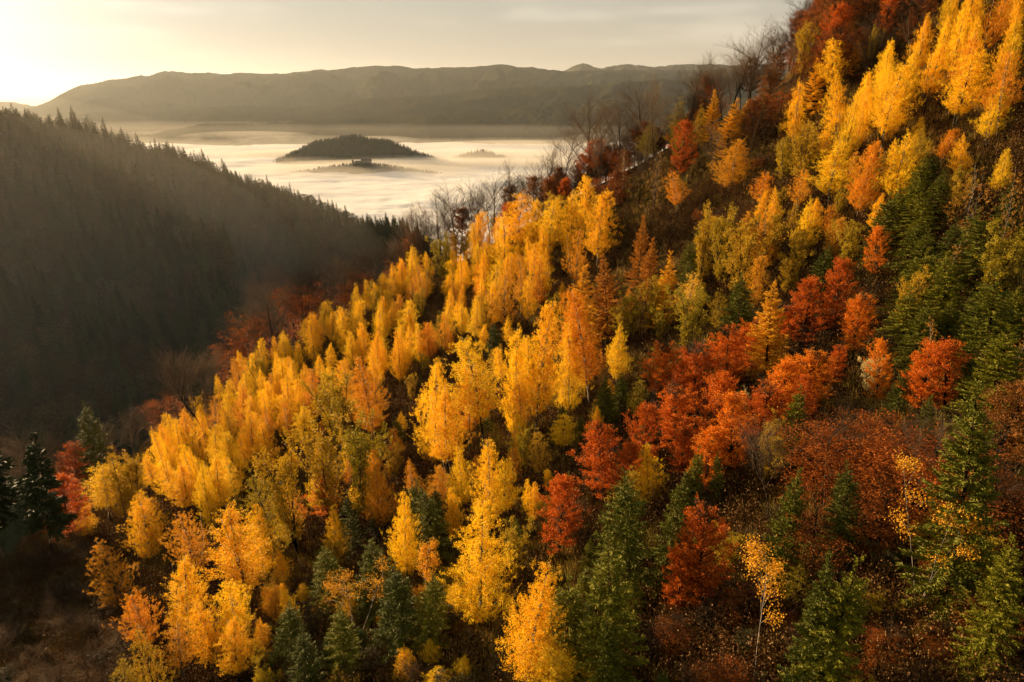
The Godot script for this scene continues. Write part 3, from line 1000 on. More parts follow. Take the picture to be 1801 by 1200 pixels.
func stumps_and_logs() -> void:
	var wood := matte(lin(0.5, 0.4, 0.28), 0.8)
	var told := ["highest pale tree stump on the open grass below the crest", "middle pale tree stump on the open grass below the crest", "lowest, splintered pale stump on the open grass below the crest"]
	var at := [Vector2(52.1, -144.3), Vector2(49.9, -140.3), Vector2(49.5, -137.1)]
	for i in 3:
		rng.seed = 980 + i
		var o := Node3D.new()
		o.name = numbered("tree_stump")
		add_child(o)
		o.position = Vector3(at[i].x, land(at[i].x, at[i].y), at[i].y)
		var h := 0.7 + 0.5 * rng.randf()
		start()
		tube(Vector3(0, -0.3, 0), Vector3(0, 0.15, 0), 0.48, 0.34, 9)
		tube(Vector3(0, 0.15, 0), Vector3(0.03, h, 0), 0.34, 0.29, 9)
		for k in 4: tube(Vector3(0, 0.2, 0), Vector3(cos(k * 1.6) * 0.7, -0.25, sin(k * 1.6) * 0.7), 0.14, 0.05, 5)
		put("bark", done(), M.grey_bark, o)
		start()
		for k in 9:
			var a := Vector3(cos(TAU * k / 9.0), 0, sin(TAU * k / 9.0)) * 0.285
			var b := Vector3(cos(TAU * (k + 1) / 9.0), 0, sin(TAU * (k + 1) / 9.0)) * 0.285
			var m := (a + b) * 0.5
			leaf(Vector3(0.03, h + 0.01, 0), m * 1.02 + Vector3(0, 0.25 * rng.randf() * (1.0 if i == 2 else 0.1), 0), (b - a) * 0.52, Color.WHITE)
		put("cut_face", done(), wood, o)
		tag(o, told[i], "stump", "stumps on the open grass")
	var logs := [[Vector2(10.0, -152.0), 0.3, 7.0, "pale fallen birch log in the black hollow at upper centre"], [Vector2(41.8, -99.7), 0.9, 6.0, "pale fallen log above the red beeches right of centre"]]
	for l in logs:
		rng.seed = 990
		var dir := Vector2(cos(l[1]), sin(l[1]))
		start()
		var prev := Vector3.ZERO
		for k in 6:
			var q: Vector2 = l[0] + dir * l[2] * (k / 5.0 - 0.5)
			var p := Vector3(q.x, land(q.x, q.y) + 0.16 + 0.06 * rng.randf(), q.y)
			if k: tube(prev, p, 0.17 - 0.02 * k, 0.15 - 0.02 * k, 7)
			prev = p
		var trunk := done()
		start()
		for k in 5:
			var q: Vector2 = l[0] + dir * l[2] * (rng.randf() - 0.2) * 0.6
			var p := Vector3(q.x, land(q.x, q.y) + 0.2, q.y)
			tube(p, p + Vector3(rng.randf() - 0.5, 0.6 * rng.randf() + 0.2, rng.randf() - 0.5) * 1.6, 0.04, 0.012, 4)
		var o := Node3D.new()
		o.name = numbered("fallen_log")
		add_child(o)
		put("trunk", trunk, M.white_bark, o)
		put("branches", done(), M.white_bark, o)
		tag(o, l[3], "log")

func undergrowth() -> void:
	# dry grass, brushwood and seedlings between the trees
	rng.seed = 950
	start()
	for i in 26:
		var z := rng.randf() * TAU
		var d := Vector3(cos(z) * 0.35, 0.7 + rng.randf() * 0.6, sin(z) * 0.35) * (0.5 + 0.5 * rng.randf())
		leaf(Vector3(rng.randf() - 0.5, -0.05, rng.randf() - 0.5) * Vector3(0.7, 1, 0.7), d, d.cross(rv()).normalized() * 0.025, shade(0.3))
	var grass := done()
	start()
	for i in 16:
		var z := rng.randf() * TAU
		var a := Vector3(cos(z), 0, sin(z)) * 0.25 * rng.randf()
		var d := Vector3(cos(z) * 0.6, 1.0 + rng.randf(), sin(z) * 0.6) * (0.6 + 0.6 * rng.randf())
		tube(a - Vector3(0, 0.1, 0), a + d * 0.6, 0.014, 0.009, 3, Color(0.5, 0.45, 0.5))
		tube(a + d * 0.6, a + d + rv() * 0.2, 0.009, 0.003, 3, Color(0.6, 0.5, 0.5))
		for k in 9:
			var al := rv() * 0.085
			leaf(a + d * (0.3 + 0.7 * rng.randf()) + rv() * 0.22, al, al.cross(rv()).normalized() * 0.03, shade(0.4))
	var brush := done()
	var shapes := [grass, brush]
	var spots := [[], []]
	var tints := [[], []]
	for k in 2:
		var a: Array[Transform3D] = []
		var b: Array[Color] = []
		spots[k] = a; tints[k] = b
	for i in 60000:
		var x := lerpf(-95.0, 115.0, rng.randf())
		var z := lerpf(-20.0, -185.0, rng.randf())
		var r := hypot2(x, z)
		if r > 200.0 or absf(rad_to_deg(atan2(x, -z))) > 48.0: continue
		var wide: float = 0.0 if x > -50.0 else 14.0
		if not Geometry2D.is_point_in_polygon(Vector2(x + wide, z), spur_edge) and not Geometry2D.is_point_in_polygon(Vector2(x, z), spur_edge): continue
		var patch := rough.get_noise_2d(x * 3.0 + 90.0, z * 3.0)
		var k := 0 if rng.randf() < 0.5 - patch else 1
		var s := (0.7 + 0.9 * rng.randf()) * (1.0 if k == 0 else 1.15)
		spots[k].append(Transform3D(Basis(Vector3.UP, rng.randf() * TAU).scaled(Vector3(s, s * (0.7 + 0.6 * rng.randf()), s)), Vector3(x, land(x, z), z)))
		var v := 0.6 + 0.8 * rng.randf()
		tints[k].append(Color(v, v * (0.8 + 0.35 * rng.randf()), v))
	tag(scatter("dry_grass", shapes[0], leafy(0.26, 0.19, 0.035, 0.5), spots[0], tints[0]), "dry brown and olive grass between the trees on the slope", "grass", "", "stuff")
	tag(scatter("brushwood", shapes[1], leafy(0.15, 0.08, 0.02, 0.5), spots[1], tints[1]), "low russet brushwood covering the slope", "undergrowth", "", "stuff")


# [kind, x, z, height, spread, where, own description]; trees without one are told apart by their place in the row, counted from the left
const WHERE := {"belt_low": "in the lower part of the golden belt", "belt_mid": "in the middle of the golden belt", "belt_high": "in the upper part of the golden belt", "belt_end": "at the top end of the golden belt", "crest_low": "on the skyline crest above the fog", "crest_mid": "on the crest before the far mountains", "crest_high": "on the crest below the open sky", "behind_low": "in the shade behind the belt's lower part", "behind_high": "in the shade behind the belt's upper part", "crest_row": "on the dark red crest at the top right", "mid_fill": "among the smaller trees of the middle slope", "upper_fill": "among the smaller trees of the upper right slope", "corner_bush": "in the shaded lower left corner", "crest_cover": "in the dense red cover on the crest", "crest_scrub": "in the low scrub on the crest", "left_edge": "just beyond the view's left edge", "hollow": "in the brushy hollow at the lower right", "low_brush": "in the brush at the bottom edge", "crest_fringe": "in the fine fringe along the crest", "bare_low": "standing out against the fog", "bare_high": "standing out against mountains and sky", "belt_top": "in the top right birch row", "red_fill": "inside the red stand", "thicket": "in the spruce thicket near the right edge", "mid_olive": "between red stand and yellow-green trees", "right_low_fill": "around the large bare beech", "bottom_spruce": "among the bottom spruces right of centre", "low_left_bare": "in the dark brush at the lower left corner", "low_spruce": "among low spruces at lower centre-left", "mid_spruce": "in the dark gap left of the red stand", "open_slope": "on the open grass below the crest", "centre_low_spruce": "around the slim birches, lower centre-left"}
const GROUP := {"lower_left": "trees of the lower left gully edge", "bottom_left": "bottom-left birch clump", "centre_low": "trees of the lower middle slope", "centre": "trees of the middle slope", "red": "red beech stand", "red_spruce": "spruces below and in the red stand", "right_low": "trees of the lower right hollow", "upper_right": "trees of the upper right slope"}
var trees := [
	["D", 12.7, -182.1, 21.1, 10.8, "bare_high"],
	["D", 19.3, -182.1, 26.4, 14.2, "bare_high"],
	["D", 21.1, -166.9, 22.0, 11.1, "bare_high"],
	["D", 26.8, -178.6, 20.4, 12.5, "bare_high"],
	["D", 32.4, -176.4, 21.6, 13.0, "bare_high"],
	["D", 32.2, -159.5, 22.8, 11.7, "bare_high"],
	["D", 42.6, -171.6, 17.9, 10.5, "bare_high"],
	["D", 47.6, -171.9, 18.0, 11.2, "bare_high"],
	["D", 51.5, -167.7, 15.5, 10.2, "bare_high"],
	["D", 48.5, -149.1, 21.4, 11.2, "bare_high"],
	["D", 67.1, -186.3, 17.0, 12.7, "bare_high"],
	["D", 70.4, -186.6, 17.2, 13.3, "bare_high"],
	["D", 73.4, -186.8, 16.4, 13.2, "bare_high"],
	["D", 76.7, -186.8, 10.5, 11.8, "bare_high"],
	["D", -25.2, -181.2, 24.2, 9.6, "bare_low"],
	["D", -20.0, -182.5, 23.9, 11.2, "bare_low"],
	["D", -15.2, -183.5, 23.9, 11.2, "bare_low"],
	["D", -9.6, -183.1, 21.8, 11.1, "bare_low"],
	["D", -4.0, -173.3, 21.3, 10.5, "bare_low"],
	["D", 0.4, -182.9, 21.0, 10.3, "bare_low"],
	["D", 7.5, -183.4, 22.4, 11.7, "bare_low"],
	["D", -68.2, -164.8, 21.4, 11.2, "behind_high"],
	["D", -61.3, -164.1, 24.6, 14.5, "behind_high"],
	["D", -59.4, -166.7, 17.3, 9.9, "behind_high"],
	["D", -58.5, -173.3, 27.3, 16.3, "behind_high"],
	["D", -52.1, -173.8, 18.4, 10.9, "behind_high"],
	["D", -50.8, -180.4, 26.8, 14.9, "behind_high"],
	["D", -44.8, -175.3, 20.1, 11.1, "behind_high"],
	["D", -36.3, -180.4, 18.6, 11.0, "behind_high"],
	["D", -28.4, -185.5, 16.8, 7.8, "behind_high"],
	["D", -25.8, -187.8, 15.0, 8.9, "behind_high"],
	["DR", -66.4, -166.2, 26.2, 12.7, "behind_high"],
	["DR", -54.8, -174.5, 26.3, 13.6, "behind_high"],
	["DR", -43.6, -178.1, 16.6, 7.7, "behind_high"],
	["DR", -40.0, -176.5, 18.7, 11.0, "behind_high"],
	["DR", -32.2, -186.4, 19.0, 8.1, "behind_high"],
	["DR", -21.9, -182.3, 10.6, 5.9, "behind_high"],
	["D", -99.4, -122.9, 24.5, 14.0, "behind_low"],
	["D", -86.2, -130.8, 13.7, 7.1, "behind_low"],
	["D", -84.1, -143.0, 12.5, 6.6, "behind_low"],
	["D", -75.3, -154.0, 16.4, 9.1, "behind_low"],
	["D", -73.1, -158.3, 15.5, 9.0, "behind_low"],
	["DR", -98.5, -130.5, 24.3, 13.2, "behind_low"],
	["DR", -81.8, -147.1, 15.2, 8.9, "behind_low"],
	["DR", -70.5, -160.6, 18.2, 8.2, "behind_low"],
	["B", -14.1, -136.6, 10.0, 3.4, "belt_end"],
	["B", -15.6, -157.9, 6.9, 2.9, "belt_end"],
	["B", -13.9, -144.9, 8.6, 2.9, "belt_end"],
	["B", -14.3, -162.6, 10.7, 3.9, "belt_end"],
	["B", -14.8, -174.2, 9.2, 3.9, "belt_end"],
	["B", -11.3, -140.4, 6.7, 2.6, "belt_end"],
	["B", -11.4, -145.9, 8.4, 2.7, "belt_end"],
	["B", -11.9, -155.2, 11.2, 4.1, "belt_end"],
	["B", -10.4, -132.6, 8.9, 3.0, "belt_end"],
	["B", -11.7, -164.1, 8.2, 3.3, "belt_end"],
	["B", -9.8, -135.2, 7.3, 2.5, "belt_end"],
	["B", -10.7, -157.7, 9.0, 3.3, "belt_end"],
	["B", -7.2, -129.0, 10.5, 4.3, "belt_end"],
	["B", -7.6, -138.7, 7.1, 3.3, "belt_end"],
	["B", -7.8, -152.5, 8.8, 4.3, "belt_end"],
	["B", -8.0, -166.7, 12.0, 5.6, "belt_end"],
	["B", -7.4, -156.7, 10.9, 4.8, "belt_end"],
	["B", -6.5, -143.2, 8.3, 4.1, "belt_end"],
	["B", -6.1, -148.6, 12.0, 4.3, "belt_end"],
	["B", -6.1, -170.4, 6.7, 2.7, "belt_end"],
	["B", -4.4, -133.6, 7.1, 3.1, "belt_end"],
	["B", -5.1, -158.8, 9.1, 4.2, "belt_end"],
	["B", -5.3, -177.2, 8.4, 2.6, "belt_end"],
	["B", -3.7, -139.1, 12.2, 4.4, "belt_end"],
	["B", -3.2, -164.2, 11.9, 5.9, "belt_end"],
	["B", -2.8, -168.3, 7.0, 3.5, "belt_end"],
	["B", -2.2, -144.1, 11.4, 3.8, "belt_end"],
	["B", 0.0, -147.7, 8.5, 3.3, "belt_end"],
	["B", 1.0, -150.1, 9.3, 3.4, "belt_end"],
	["B", 2.7, -161.1, 11.4, 5.6, "belt_end"],
	["B", 2.5, -140.0, 7.2, 2.7, "belt_end"],
	["B", 2.7, -125.6, 11.4, 3.7, "belt_end"],
	["B", 4.5, -146.6, 10.1, 3.5, "belt_end"],
	["B", 4.4, -141.5, 11.2, 4.1, "belt_end"],
	["B", 5.6, -158.7, 7.7, 3.3, "belt_end"],
	["B", 6.0, -131.7, 10.9, 5.3, "belt_end"],
	["B", 7.8, -155.6, 8.2, 3.1, "belt_end"],
	["B", 7.4, -144.3, 11.9, 3.6, "belt_end"],
	["B", 7.4, -141.6, 7.9, 3.1, "belt_end"],
	["B", 7.8, -150.6, 10.9, 4.4, "belt_end"],
	["O", -13.0, -125.9, 11.5, 3.5, "belt_end"],
	["O", -12.7, -150.4, 7.8, 3.7, "belt_end"],
	["O", -7.0, -145.7, 7.9, 3.8, "belt_end"],
	["Y", -14.3, -131.2, 10.3, 4.2, "belt_end"],
	["Y", -16.5, -171.1, 7.7, 3.7, "belt_end"],
	["Y", -11.8, -171.1, 8.6, 2.9, "belt_end"],
	["Y", -5.2, -127.7, 11.3, 4.1, "belt_end"],
	["Y", -1.2, -161.2, 6.5, 2.3, "belt_end"],
	["Y", -0.7, -135.9, 7.0, 3.1, "belt_end"],
	["Y", 3.4, -152.3, 6.5, 2.6, "belt_end"],
	["B", -37.4, -155.5, 11.6, 4.7, "belt_high"],
	["B", -39.1, -164.2, 11.7, 3.6, "belt_high"],
	["B", -37.9, -160.8, 8.3, 3.8, "belt_high"],
	["B", -31.1, -139.1, 11.2, 4.7, "belt_high"],
	["B", -36.2, -168.0, 9.9, 3.9, "belt_high"],
	["B", -27.0, -125.0, 10.2, 3.5, "belt_high"],
	["B", -27.3, -129.5, 12.0, 4.8, "belt_high"],
	["B", -30.0, -143.5, 9.5, 3.6, "belt_high"],
	["B", -33.6, -164.1, 10.2, 3.9, "belt_high"],
	["B", -29.7, -147.5, 11.7, 3.8, "belt_high"],
	["B", -34.6, -174.9, 8.3, 4.0, "belt_high"],
	["B", -28.2, -138.2, 7.2, 3.1, "belt_high"],
	["B", -27.2, -132.9, 7.8, 3.5, "belt_high"],
	["B", -30.5, -155.5, 9.6, 4.5, "belt_high"],
	["B", -29.6, -151.0, 7.6, 3.3, "belt_high"],
	["B", -32.7, -171.9, 8.3, 3.9, "belt_high"],
	["B", -29.8, -161.0, 8.2, 3.5, "belt_high"],
	["B", -28.4, -153.3, 7.8, 3.6, "belt_high"],
	["B", -28.2, -156.1, 8.1, 2.5, "belt_high"],
	["B", -28.8, -168.0, 11.1, 5.1, "belt_high"],
	["B", -21.7, -124.4, 12.1, 4.1, "belt_high"],
	["B", -28.9, -173.4, 10.1, 3.6, "belt_high"],
	["B", -21.6, -128.3, 12.0, 3.6, "belt_high"],
	["B", -27.9, -170.9, 10.4, 3.9, "belt_high"],
	["B", -23.7, -143.2, 11.7, 5.6, "belt_high"],
	["B", -21.5, -135.1, 8.9, 4.4, "belt_high"],
	["B", -25.2, -167.1, 11.3, 4.6, "belt_high"],
	["B", -21.7, -141.0, 8.3, 2.8, "belt_high"],
	["B", -25.0, -172.5, 11.5, 4.6, "belt_high"],
	["B", -18.7, -132.4, 9.9, 3.9, "belt_high"],
	["B", -21.3, -161.7, 8.4, 4.1, "belt_high"],
	["B", -21.5, -171.9, 8.5, 3.8, "belt_high"],
	["B", -17.2, -134.9, 7.8, 3.0, "belt_high"],
	["O", -33.4, -141.8, 6.6, 3.2, "belt_high"],
	["O", -26.2, -152.3, 10.1, 3.9, "belt_high"],
	["O", -24.4, -161.3, 8.7, 4.2, "belt_high"],
	["O", -23.8, -163.7, 8.1, 3.3, "belt_high"],
	["O", -21.0, -157.7, 12.4, 4.8, "belt_high"],
	["O", -16.6, -130.6, 9.9, 4.7, "belt_high"],
	["Y", -34.7, -147.0, 10.5, 3.5, "belt_high"],
	["Y", -33.4, -160.9, 12.4, 4.4, "belt_high"],
	["Y", -21.5, -153.8, 8.8, 4.1, "belt_high"],
	["Y", -20.6, -164.4, 8.6, 3.0, "belt_high"],
	["B", -66.8, -110.3, 6.6, 2.1, "belt_low"],
	["B", -62.6, -104.9, 7.9, 3.3, "belt_low"],
	["B", -61.2, -106.8, 12.0, 3.9, "belt_low"],
	["B", -65.6, -115.6, 9.5, 4.0, "belt_low"],
	["B", -63.6, -111.3, 7.5, 3.7, "belt_low"],
	["B", -55.7, -97.8, 10.0, 4.3, "belt_low"],
	["B", -68.0, -121.9, 7.6, 3.3, "belt_low"],
	["B", -61.6, -109.9, 6.8, 2.8, "belt_low"],
	["B", -65.5, -120.5, 9.4, 3.1, "belt_low"],
	["B", -62.4, -114.4, 10.4, 4.5, "belt_low"],
	["B", -51.5, -93.5, 11.1, 5.6, "belt_low"],
	["B", -56.9, -104.5, 8.3, 2.7, "belt_low"],
	["B", -62.4, -118.6, 10.0, 4.8, "belt_low"],
	["B", -57.1, -107.4, 7.1, 2.8, "belt_low"],
	["B", -59.7, -113.7, 8.0, 2.7, "belt_low"],
	["B", -50.5, -96.2, 12.4, 4.3, "belt_low"],
	["B", -53.8, -103.0, 9.1, 3.0, "belt_low"],
	["B", -63.8, -127.3, 7.6, 3.0, "belt_low"],
	["B", -56.1, -111.7, 10.9, 4.7, "belt_low"],
	["B", -45.0, -87.7, 12.2, 4.0, "belt_low"],
	["B", -47.1, -93.7, 10.6, 3.5, "belt_low"],
	["B", -51.3, -105.0, 11.6, 3.7, "belt_low"],
	["B", -44.6, -90.6, 11.9, 5.7, "belt_low"],
	["B", -53.1, -108.8, 6.6, 3.0, "belt_low"],
	["B", -55.0, -114.7, 7.1, 3.1, "belt_low"],
	["B", -66.3, -142.4, 7.5, 2.4, "belt_low"],
	["B", -49.3, -103.1, 7.5, 2.6, "belt_low"],
	["B", -60.5, -131.8, 10.1, 4.4, "belt_low"],
	["B", -56.4, -121.8, 8.3, 3.2, "belt_low"],
	["B", -53.9, -118.3, 9.0, 3.8, "belt_low"],
	["B", -45.4, -97.3, 8.8, 3.9, "belt_low"],
	["B", -46.8, -102.2, 11.3, 5.6, "belt_low"],
	["B", -47.6, -107.2, 7.7, 3.8, "belt_low"],
	["B", -57.0, -133.3, 10.0, 4.8, "belt_low"],
	["B", -62.1, -148.5, 9.5, 3.6, "belt_low"],
	["O", -58.0, -119.6, 11.4, 4.9, "belt_low"],
	["O", -59.5, -138.3, 10.9, 5.1, "belt_low"],
	["O", -53.7, -124.2, 10.7, 5.1, "belt_low"],
	["Y", -65.6, -130.2, 9.2, 2.9, "belt_low"],
	["Y", -44.6, -94.3, 9.8, 4.1, "belt_low"],
	["Y", -52.8, -115.4, 9.7, 3.6, "belt_low"],
	["B", -54.4, -128.5, 9.9, 3.8, "belt_mid"],
	["B", -47.7, -110.2, 8.2, 2.7, "belt_mid"],
	["B", -45.3, -106.7, 12.3, 4.6, "belt_mid"],
	["B", -62.3, -151.5, 7.5, 3.6, "belt_mid"],
	["B", -49.6, -117.1, 7.6, 3.2, "belt_mid"],
	["B", -48.0, -113.3, 7.5, 2.7, "belt_mid"],
	["B", -56.5, -138.5, 12.1, 4.3, "belt_mid"],
	["B", -50.3, -121.4, 9.6, 4.4, "belt_mid"],
	["B", -52.2, -129.9, 11.6, 3.6, "belt_mid"],
	["B", -58.9, -151.8, 9.7, 3.6, "belt_mid"],
	["B", -46.9, -118.9, 11.0, 3.5, "belt_mid"],
	["B", -51.9, -132.7, 7.8, 3.5, "belt_mid"],
	["B", -40.7, -102.6, 11.4, 4.2, "belt_mid"],
	["B", -47.2, -122.7, 12.0, 5.5, "belt_mid"],
	["B", -56.2, -152.6, 8.8, 3.5, "belt_mid"],
	["B", -53.0, -144.2, 8.9, 2.9, "belt_mid"],
	["B", -51.1, -137.9, 6.8, 3.1, "belt_mid"],
	["B", -46.3, -126.6, 10.0, 5.0, "belt_mid"],
	["B", -47.7, -132.4, 11.7, 5.6, "belt_mid"],
	["B", -53.8, -151.9, 10.1, 5.0, "belt_mid"],
	["B", -55.4, -157.4, 7.2, 3.0, "belt_mid"],
	["B", -54.4, -154.7, 8.0, 3.9, "belt_mid"],
	["B", -43.8, -124.8, 10.3, 3.5, "belt_mid"],
	["B", -48.4, -139.6, 9.1, 2.7, "belt_mid"],
	["B", -47.2, -136.0, 8.8, 4.1, "belt_mid"],
	["B", -49.6, -147.8, 8.8, 3.1, "belt_mid"],
	["B", -44.2, -129.9, 7.1, 2.9, "belt_mid"],
	["B", -36.5, -108.1, 11.2, 4.8, "belt_mid"],
	["B", -42.2, -127.6, 10.2, 3.9, "belt_mid"],
	["B", -43.6, -132.8, 6.9, 2.2, "belt_mid"],
	["B", -51.5, -162.9, 7.5, 3.7, "belt_mid"],
	["B", -44.4, -137.4, 6.7, 2.4, "belt_mid"],
	["B", -46.6, -151.1, 11.7, 5.2, "belt_mid"],
	["B", -47.6, -155.9, 11.6, 5.8, "belt_mid"],
	["B", -42.1, -139.4, 7.0, 3.3, "belt_mid"],
	["B", -47.1, -161.0, 11.1, 5.5, "belt_mid"],
	["B", -39.5, -133.3, 7.7, 2.4, "belt_mid"],
	["B", -36.9, -126.5, 9.4, 4.4, "belt_mid"],
	["B", -40.7, -142.1, 8.6, 3.3, "belt_mid"],
	["B", -37.6, -131.3, 7.1, 2.5, "belt_mid"],
	["B", -43.2, -156.3, 10.2, 4.6, "belt_mid"],
	["B", -36.0, -129.6, 9.3, 3.9, "belt_mid"],
	["B", -39.0, -148.7, 7.5, 3.5, "belt_mid"],
	["B", -32.3, -121.3, 10.0, 3.4, "belt_mid"],
	["B", -38.5, -151.2, 11.8, 5.5, "belt_mid"],
	["B", -33.7, -129.0, 6.8, 2.2, "belt_mid"],
	["B", -35.9, -141.5, 7.7, 3.6, "belt_mid"],
	["B", -34.5, -139.2, 10.0, 4.2, "belt_mid"],
	["O", -45.5, -113.9, 9.2, 4.3, "belt_mid"],
	["O", -48.8, -126.4, 11.6, 5.2, "belt_mid"],
	["O", -40.4, -112.3, 11.2, 3.8, "belt_mid"],
	["O", -49.4, -158.7, 10.5, 3.8, "belt_mid"],
	["O", -39.4, -124.1, 9.7, 3.0, "belt_mid"],
	["O", -30.6, -117.5, 12.4, 4.6, "belt_mid"],
	["Y", -53.9, -136.6, 12.2, 4.9, "belt_mid"],
	["Y", -41.2, -152.3, 11.0, 5.2, "belt_mid"],
	["B", 51.8, -110.1, 11.9, 4.1, "belt_top"],
	["B", 56.9, -118.1, 9.1, 2.8, "belt_top"],
	["B", 54.3, -111.9, 10.4, 3.5, "belt_top"],
	["B", 55.7, -114.7, 10.8, 3.9, "belt_top"],
	["B", 58.7, -114.9, 9.4, 2.8, "belt_top"],
	["B", 60.0, -117.9, 10.0, 3.7, "belt_top"],
	["B", 61.5, -121.2, 9.2, 3.4, "belt_top"],
	["B", 57.4, -111.2, 11.2, 4.1, "belt_top"],
	["B", 56.4, -107.5, 9.8, 3.6, "belt_top"],
	["B", 61.0, -112.8, 10.5, 3.5, "belt_top"],
	["B", 63.9, -116.0, 11.5, 3.7, "belt_top"],
	["B", 65.4, -113.0, 9.8, 3.3, "belt_top"],
	["B", 71.4, -123.2, 8.6, 2.8, "belt_top"],
	["B", 70.0, -120.5, 9.6, 3.1, "belt_top"],
	["B", 68.8, -117.6, 9.2, 3.2, "belt_top"],
	["B", 65.2, -109.1, 11.7, 4.0, "belt_top"],
	["B", 68.8, -112.5, 11.7, 4.3, "belt_top"],
	["B", 71.0, -115.2, 8.8, 3.1, "belt_top"],
	["B", 64.9, -103.2, 10.8, 4.0, "belt_top"],
	["B", 62.4, -93.6, 10.8, 3.8, "belt_top"],
	["B", 65.1, -96.9, 9.2, 2.8, "belt_top"],
	["B", 66.7, -99.7, 8.8, 3.0, "belt_top"],
	["B", 69.5, -103.3, 8.6, 2.8, "belt_top"],
	["O", 62.0, -100.9, 11.5, 4.2, "belt_top"],
	["O", 68.3, -106.9, 11.9, 3.9, "belt_top"],
	["O", 71.5, -107.4, 8.7, 2.9, "belt_top"],
	["B", -35.0, -59.0, 11.3, 5.2, "bottom_left", "round-topped golden birch, highest of the bottom-left clump"],
	["B", -29.8, -54.4, 9.6, 4.4, "bottom_left", "golden birch in the middle of the bottom-left clump"],
	["B", -28.4, -55.9, 10.8, 3.6, "bottom_left", "slim golden birch on the right flank of the bottom-left clump"],
	["B", -25.7, -50.0, 8.6, 3.9, "bottom_left", "bright golden birch at the bottom-left clump's lower right corner"],
	["B", -30.5, -64.4, 15.1, 6.9, "bottom_left", "large golden birch with drooping broad crown above the bottom-left clump"],
	["B", -31.1, -71.1, 11.3, 4.8, "bottom_left", "golden birch tucked against the right side of the large broad-crowned birch, lower left"],
	["O", -38.1, -56.7, 10.3, 4.4, "bottom_left", "orange-brown birch on the left flank of the bottom-left clump"],
	["O", -32.0, -52.1, 8.9, 3.9, "bottom_left", "amber birch low in the bottom-left clump, above the frame edge"],
	["O", -40.4, -72.4, 12.3, 5.9, "bottom_left", "amber birch left of the large broad-crowned golden birch, lower left"],
	["Y", -35.0, -47.5, 8.0, 3.8, "bottom_left", "pale yellow-green bushy tree cut by the frame below the bottom-left clump"],
	["Y", -32.6, -48.5, 10.0, 3.5, "bottom_left", "yellow-olive birch low in the bottom-left clump, left side"],
	["Y", -21.4, -45.8, 7.0, 2.6, "bottom_left", "small olive larch at the bottom edge right of the bottom-left clump"],
	["S", 6.4, -47.8, 3.9, 1.8, "bottom_spruce"],
	["S", 7.0, -52.2, 3.6, 1.7, "bottom_spruce"],
	["S", 7.9, -40.8, 4.8, 2.2, "bottom_spruce"],
	["S", 9.6, -51.0, 4.4, 2.0, "bottom_spruce"],
	["S", 9.2, -43.4, 5.2, 2.3, "bottom_spruce"],
	["B", -7.8, -163.4, 15.8, 6.5, "centre", "narrow gold birch with flame-like tip below the bare crest trees"],
	["B", -4.0, -130.1, 11.6, 4.7, "centre", "small gold birch at the left of the broad orange-gold upper-centre one"],
	["B", -2.0, -154.7, 16.0, 6.6, "centre", "gold birch two places left of the crest belt's top end"],
	["B", 1.2, -156.4, 17.0, 8.0, "centre", "gold birch at the top right end of the crest belt, left of two"],
	["B", 4.8, -154.9, 14.8, 6.4, "centre", "narrow gold birch between the two at the crest belt's top end"],
	["B", 7.8, -147.5, 16.0, 7.5, "centre", "gold birch at the top right end of the crest belt, right of two"],
	["B", 4.4, -69.8, 3.5, 1.6, "centre", "small yellow birch against the lower left red beech"],
	["B", 6.3, -76.2, 6.0, 3.6, "centre", "small bright yellow birch beside the red beeches, below centre"],
	["B", 8.0, -87.3, 14.7, 6.1, "centre", "gold birch left of the tall white-stemmed amber birch, centre"],
	["B", 12.7, -144.1, 15.5, 6.6, "centre", "gold birch on the left of the clump below the red crest beeches"],
	["B", 15.8, -147.1, 15.6, 6.2, "centre", "pale gold birch with the highest tip in the birch clump below the red crest beeches"],
	["B", 16.9, -133.6, 16.1, 7.2, "centre", "broad gold birch on the right of the clump below the red crest beeches"],
	["B", 13.4, -85.6, 3.8, 2.0, "centre", "very small gold birch left of the red stand"],
	["B", 14.6, -88.5, 10.2, 3.7, "centre", "small bright gold birch right of the tall white-stemmed amber birch"],
	["B", 13.8, -59.3, 6.8, 4.1, "centre", "yellow-leaved birch among spruces below the red stand"],
	["BP", 24.4, -92.6, 10.2, 4.3, "centre", "pale speckled yellow birch with dark gap beneath, centre right"],
	["G", 25.1, -158.5, 11.9, 3.8, "centre", "bare white-trunked birch below the red crest beeches"],
	["G", 29.7, -144.1, 11.5, 4.9, "centre", "nearly bare rusty birch with white trunk left of the lone orange birch"],
	["L", 10.8, -104.7, 15.2, 5.9, "centre", "olive-brown larch beside the rust-orange larch at upper centre"],
	["L", 22.8, -98.5, 12.3, 4.0, "centre", "bright golden larch left of the pale speckled birch"],
	["L", 29.0, -72.1, 12.0, 4.2, "centre", "bright golden larch among the red beeches"],
	["O", -1.3, -126.6, 13.9, 6.9, "centre", "broad orange-gold birch below the crest belt, upper centre"],
	["O", 1.6, -132.2, 13.4, 5.1, "centre", "orange-gold birch, left neighbour of the slim upper-centre one"],
	["O", 5.4, -128.8, 12.1, 5.0, "centre", "slim orange-gold birch with straight pale stem, upper centre"],
	["O", 12.5, -125.9, 14.1, 5.0, "centre", "orange birch standing in front of the clump below the red crest beeches"],
	["O", 10.9, -88.1, 17.6, 6.9, "centre", "tall amber birch with white stem and thin top, centre"],
	["O", 32.1, -133.5, 9.0, 4.8, "centre", "orange birch standing alone on open slope below the red crest"],
	["O", 41.0, -114.3, 7.7, 4.4, "centre", "orange birch above the three yellow-green trees"],
	["RL", 15.5, -105.2, 14.2, 5.0, "centre", "rust-orange larch standing before dark shade at upper centre"],
	["RL", 22.2, -116.5, 13.0, 3.7, "centre", "slim rust-brown larch in front of the black hollow below the crest"],
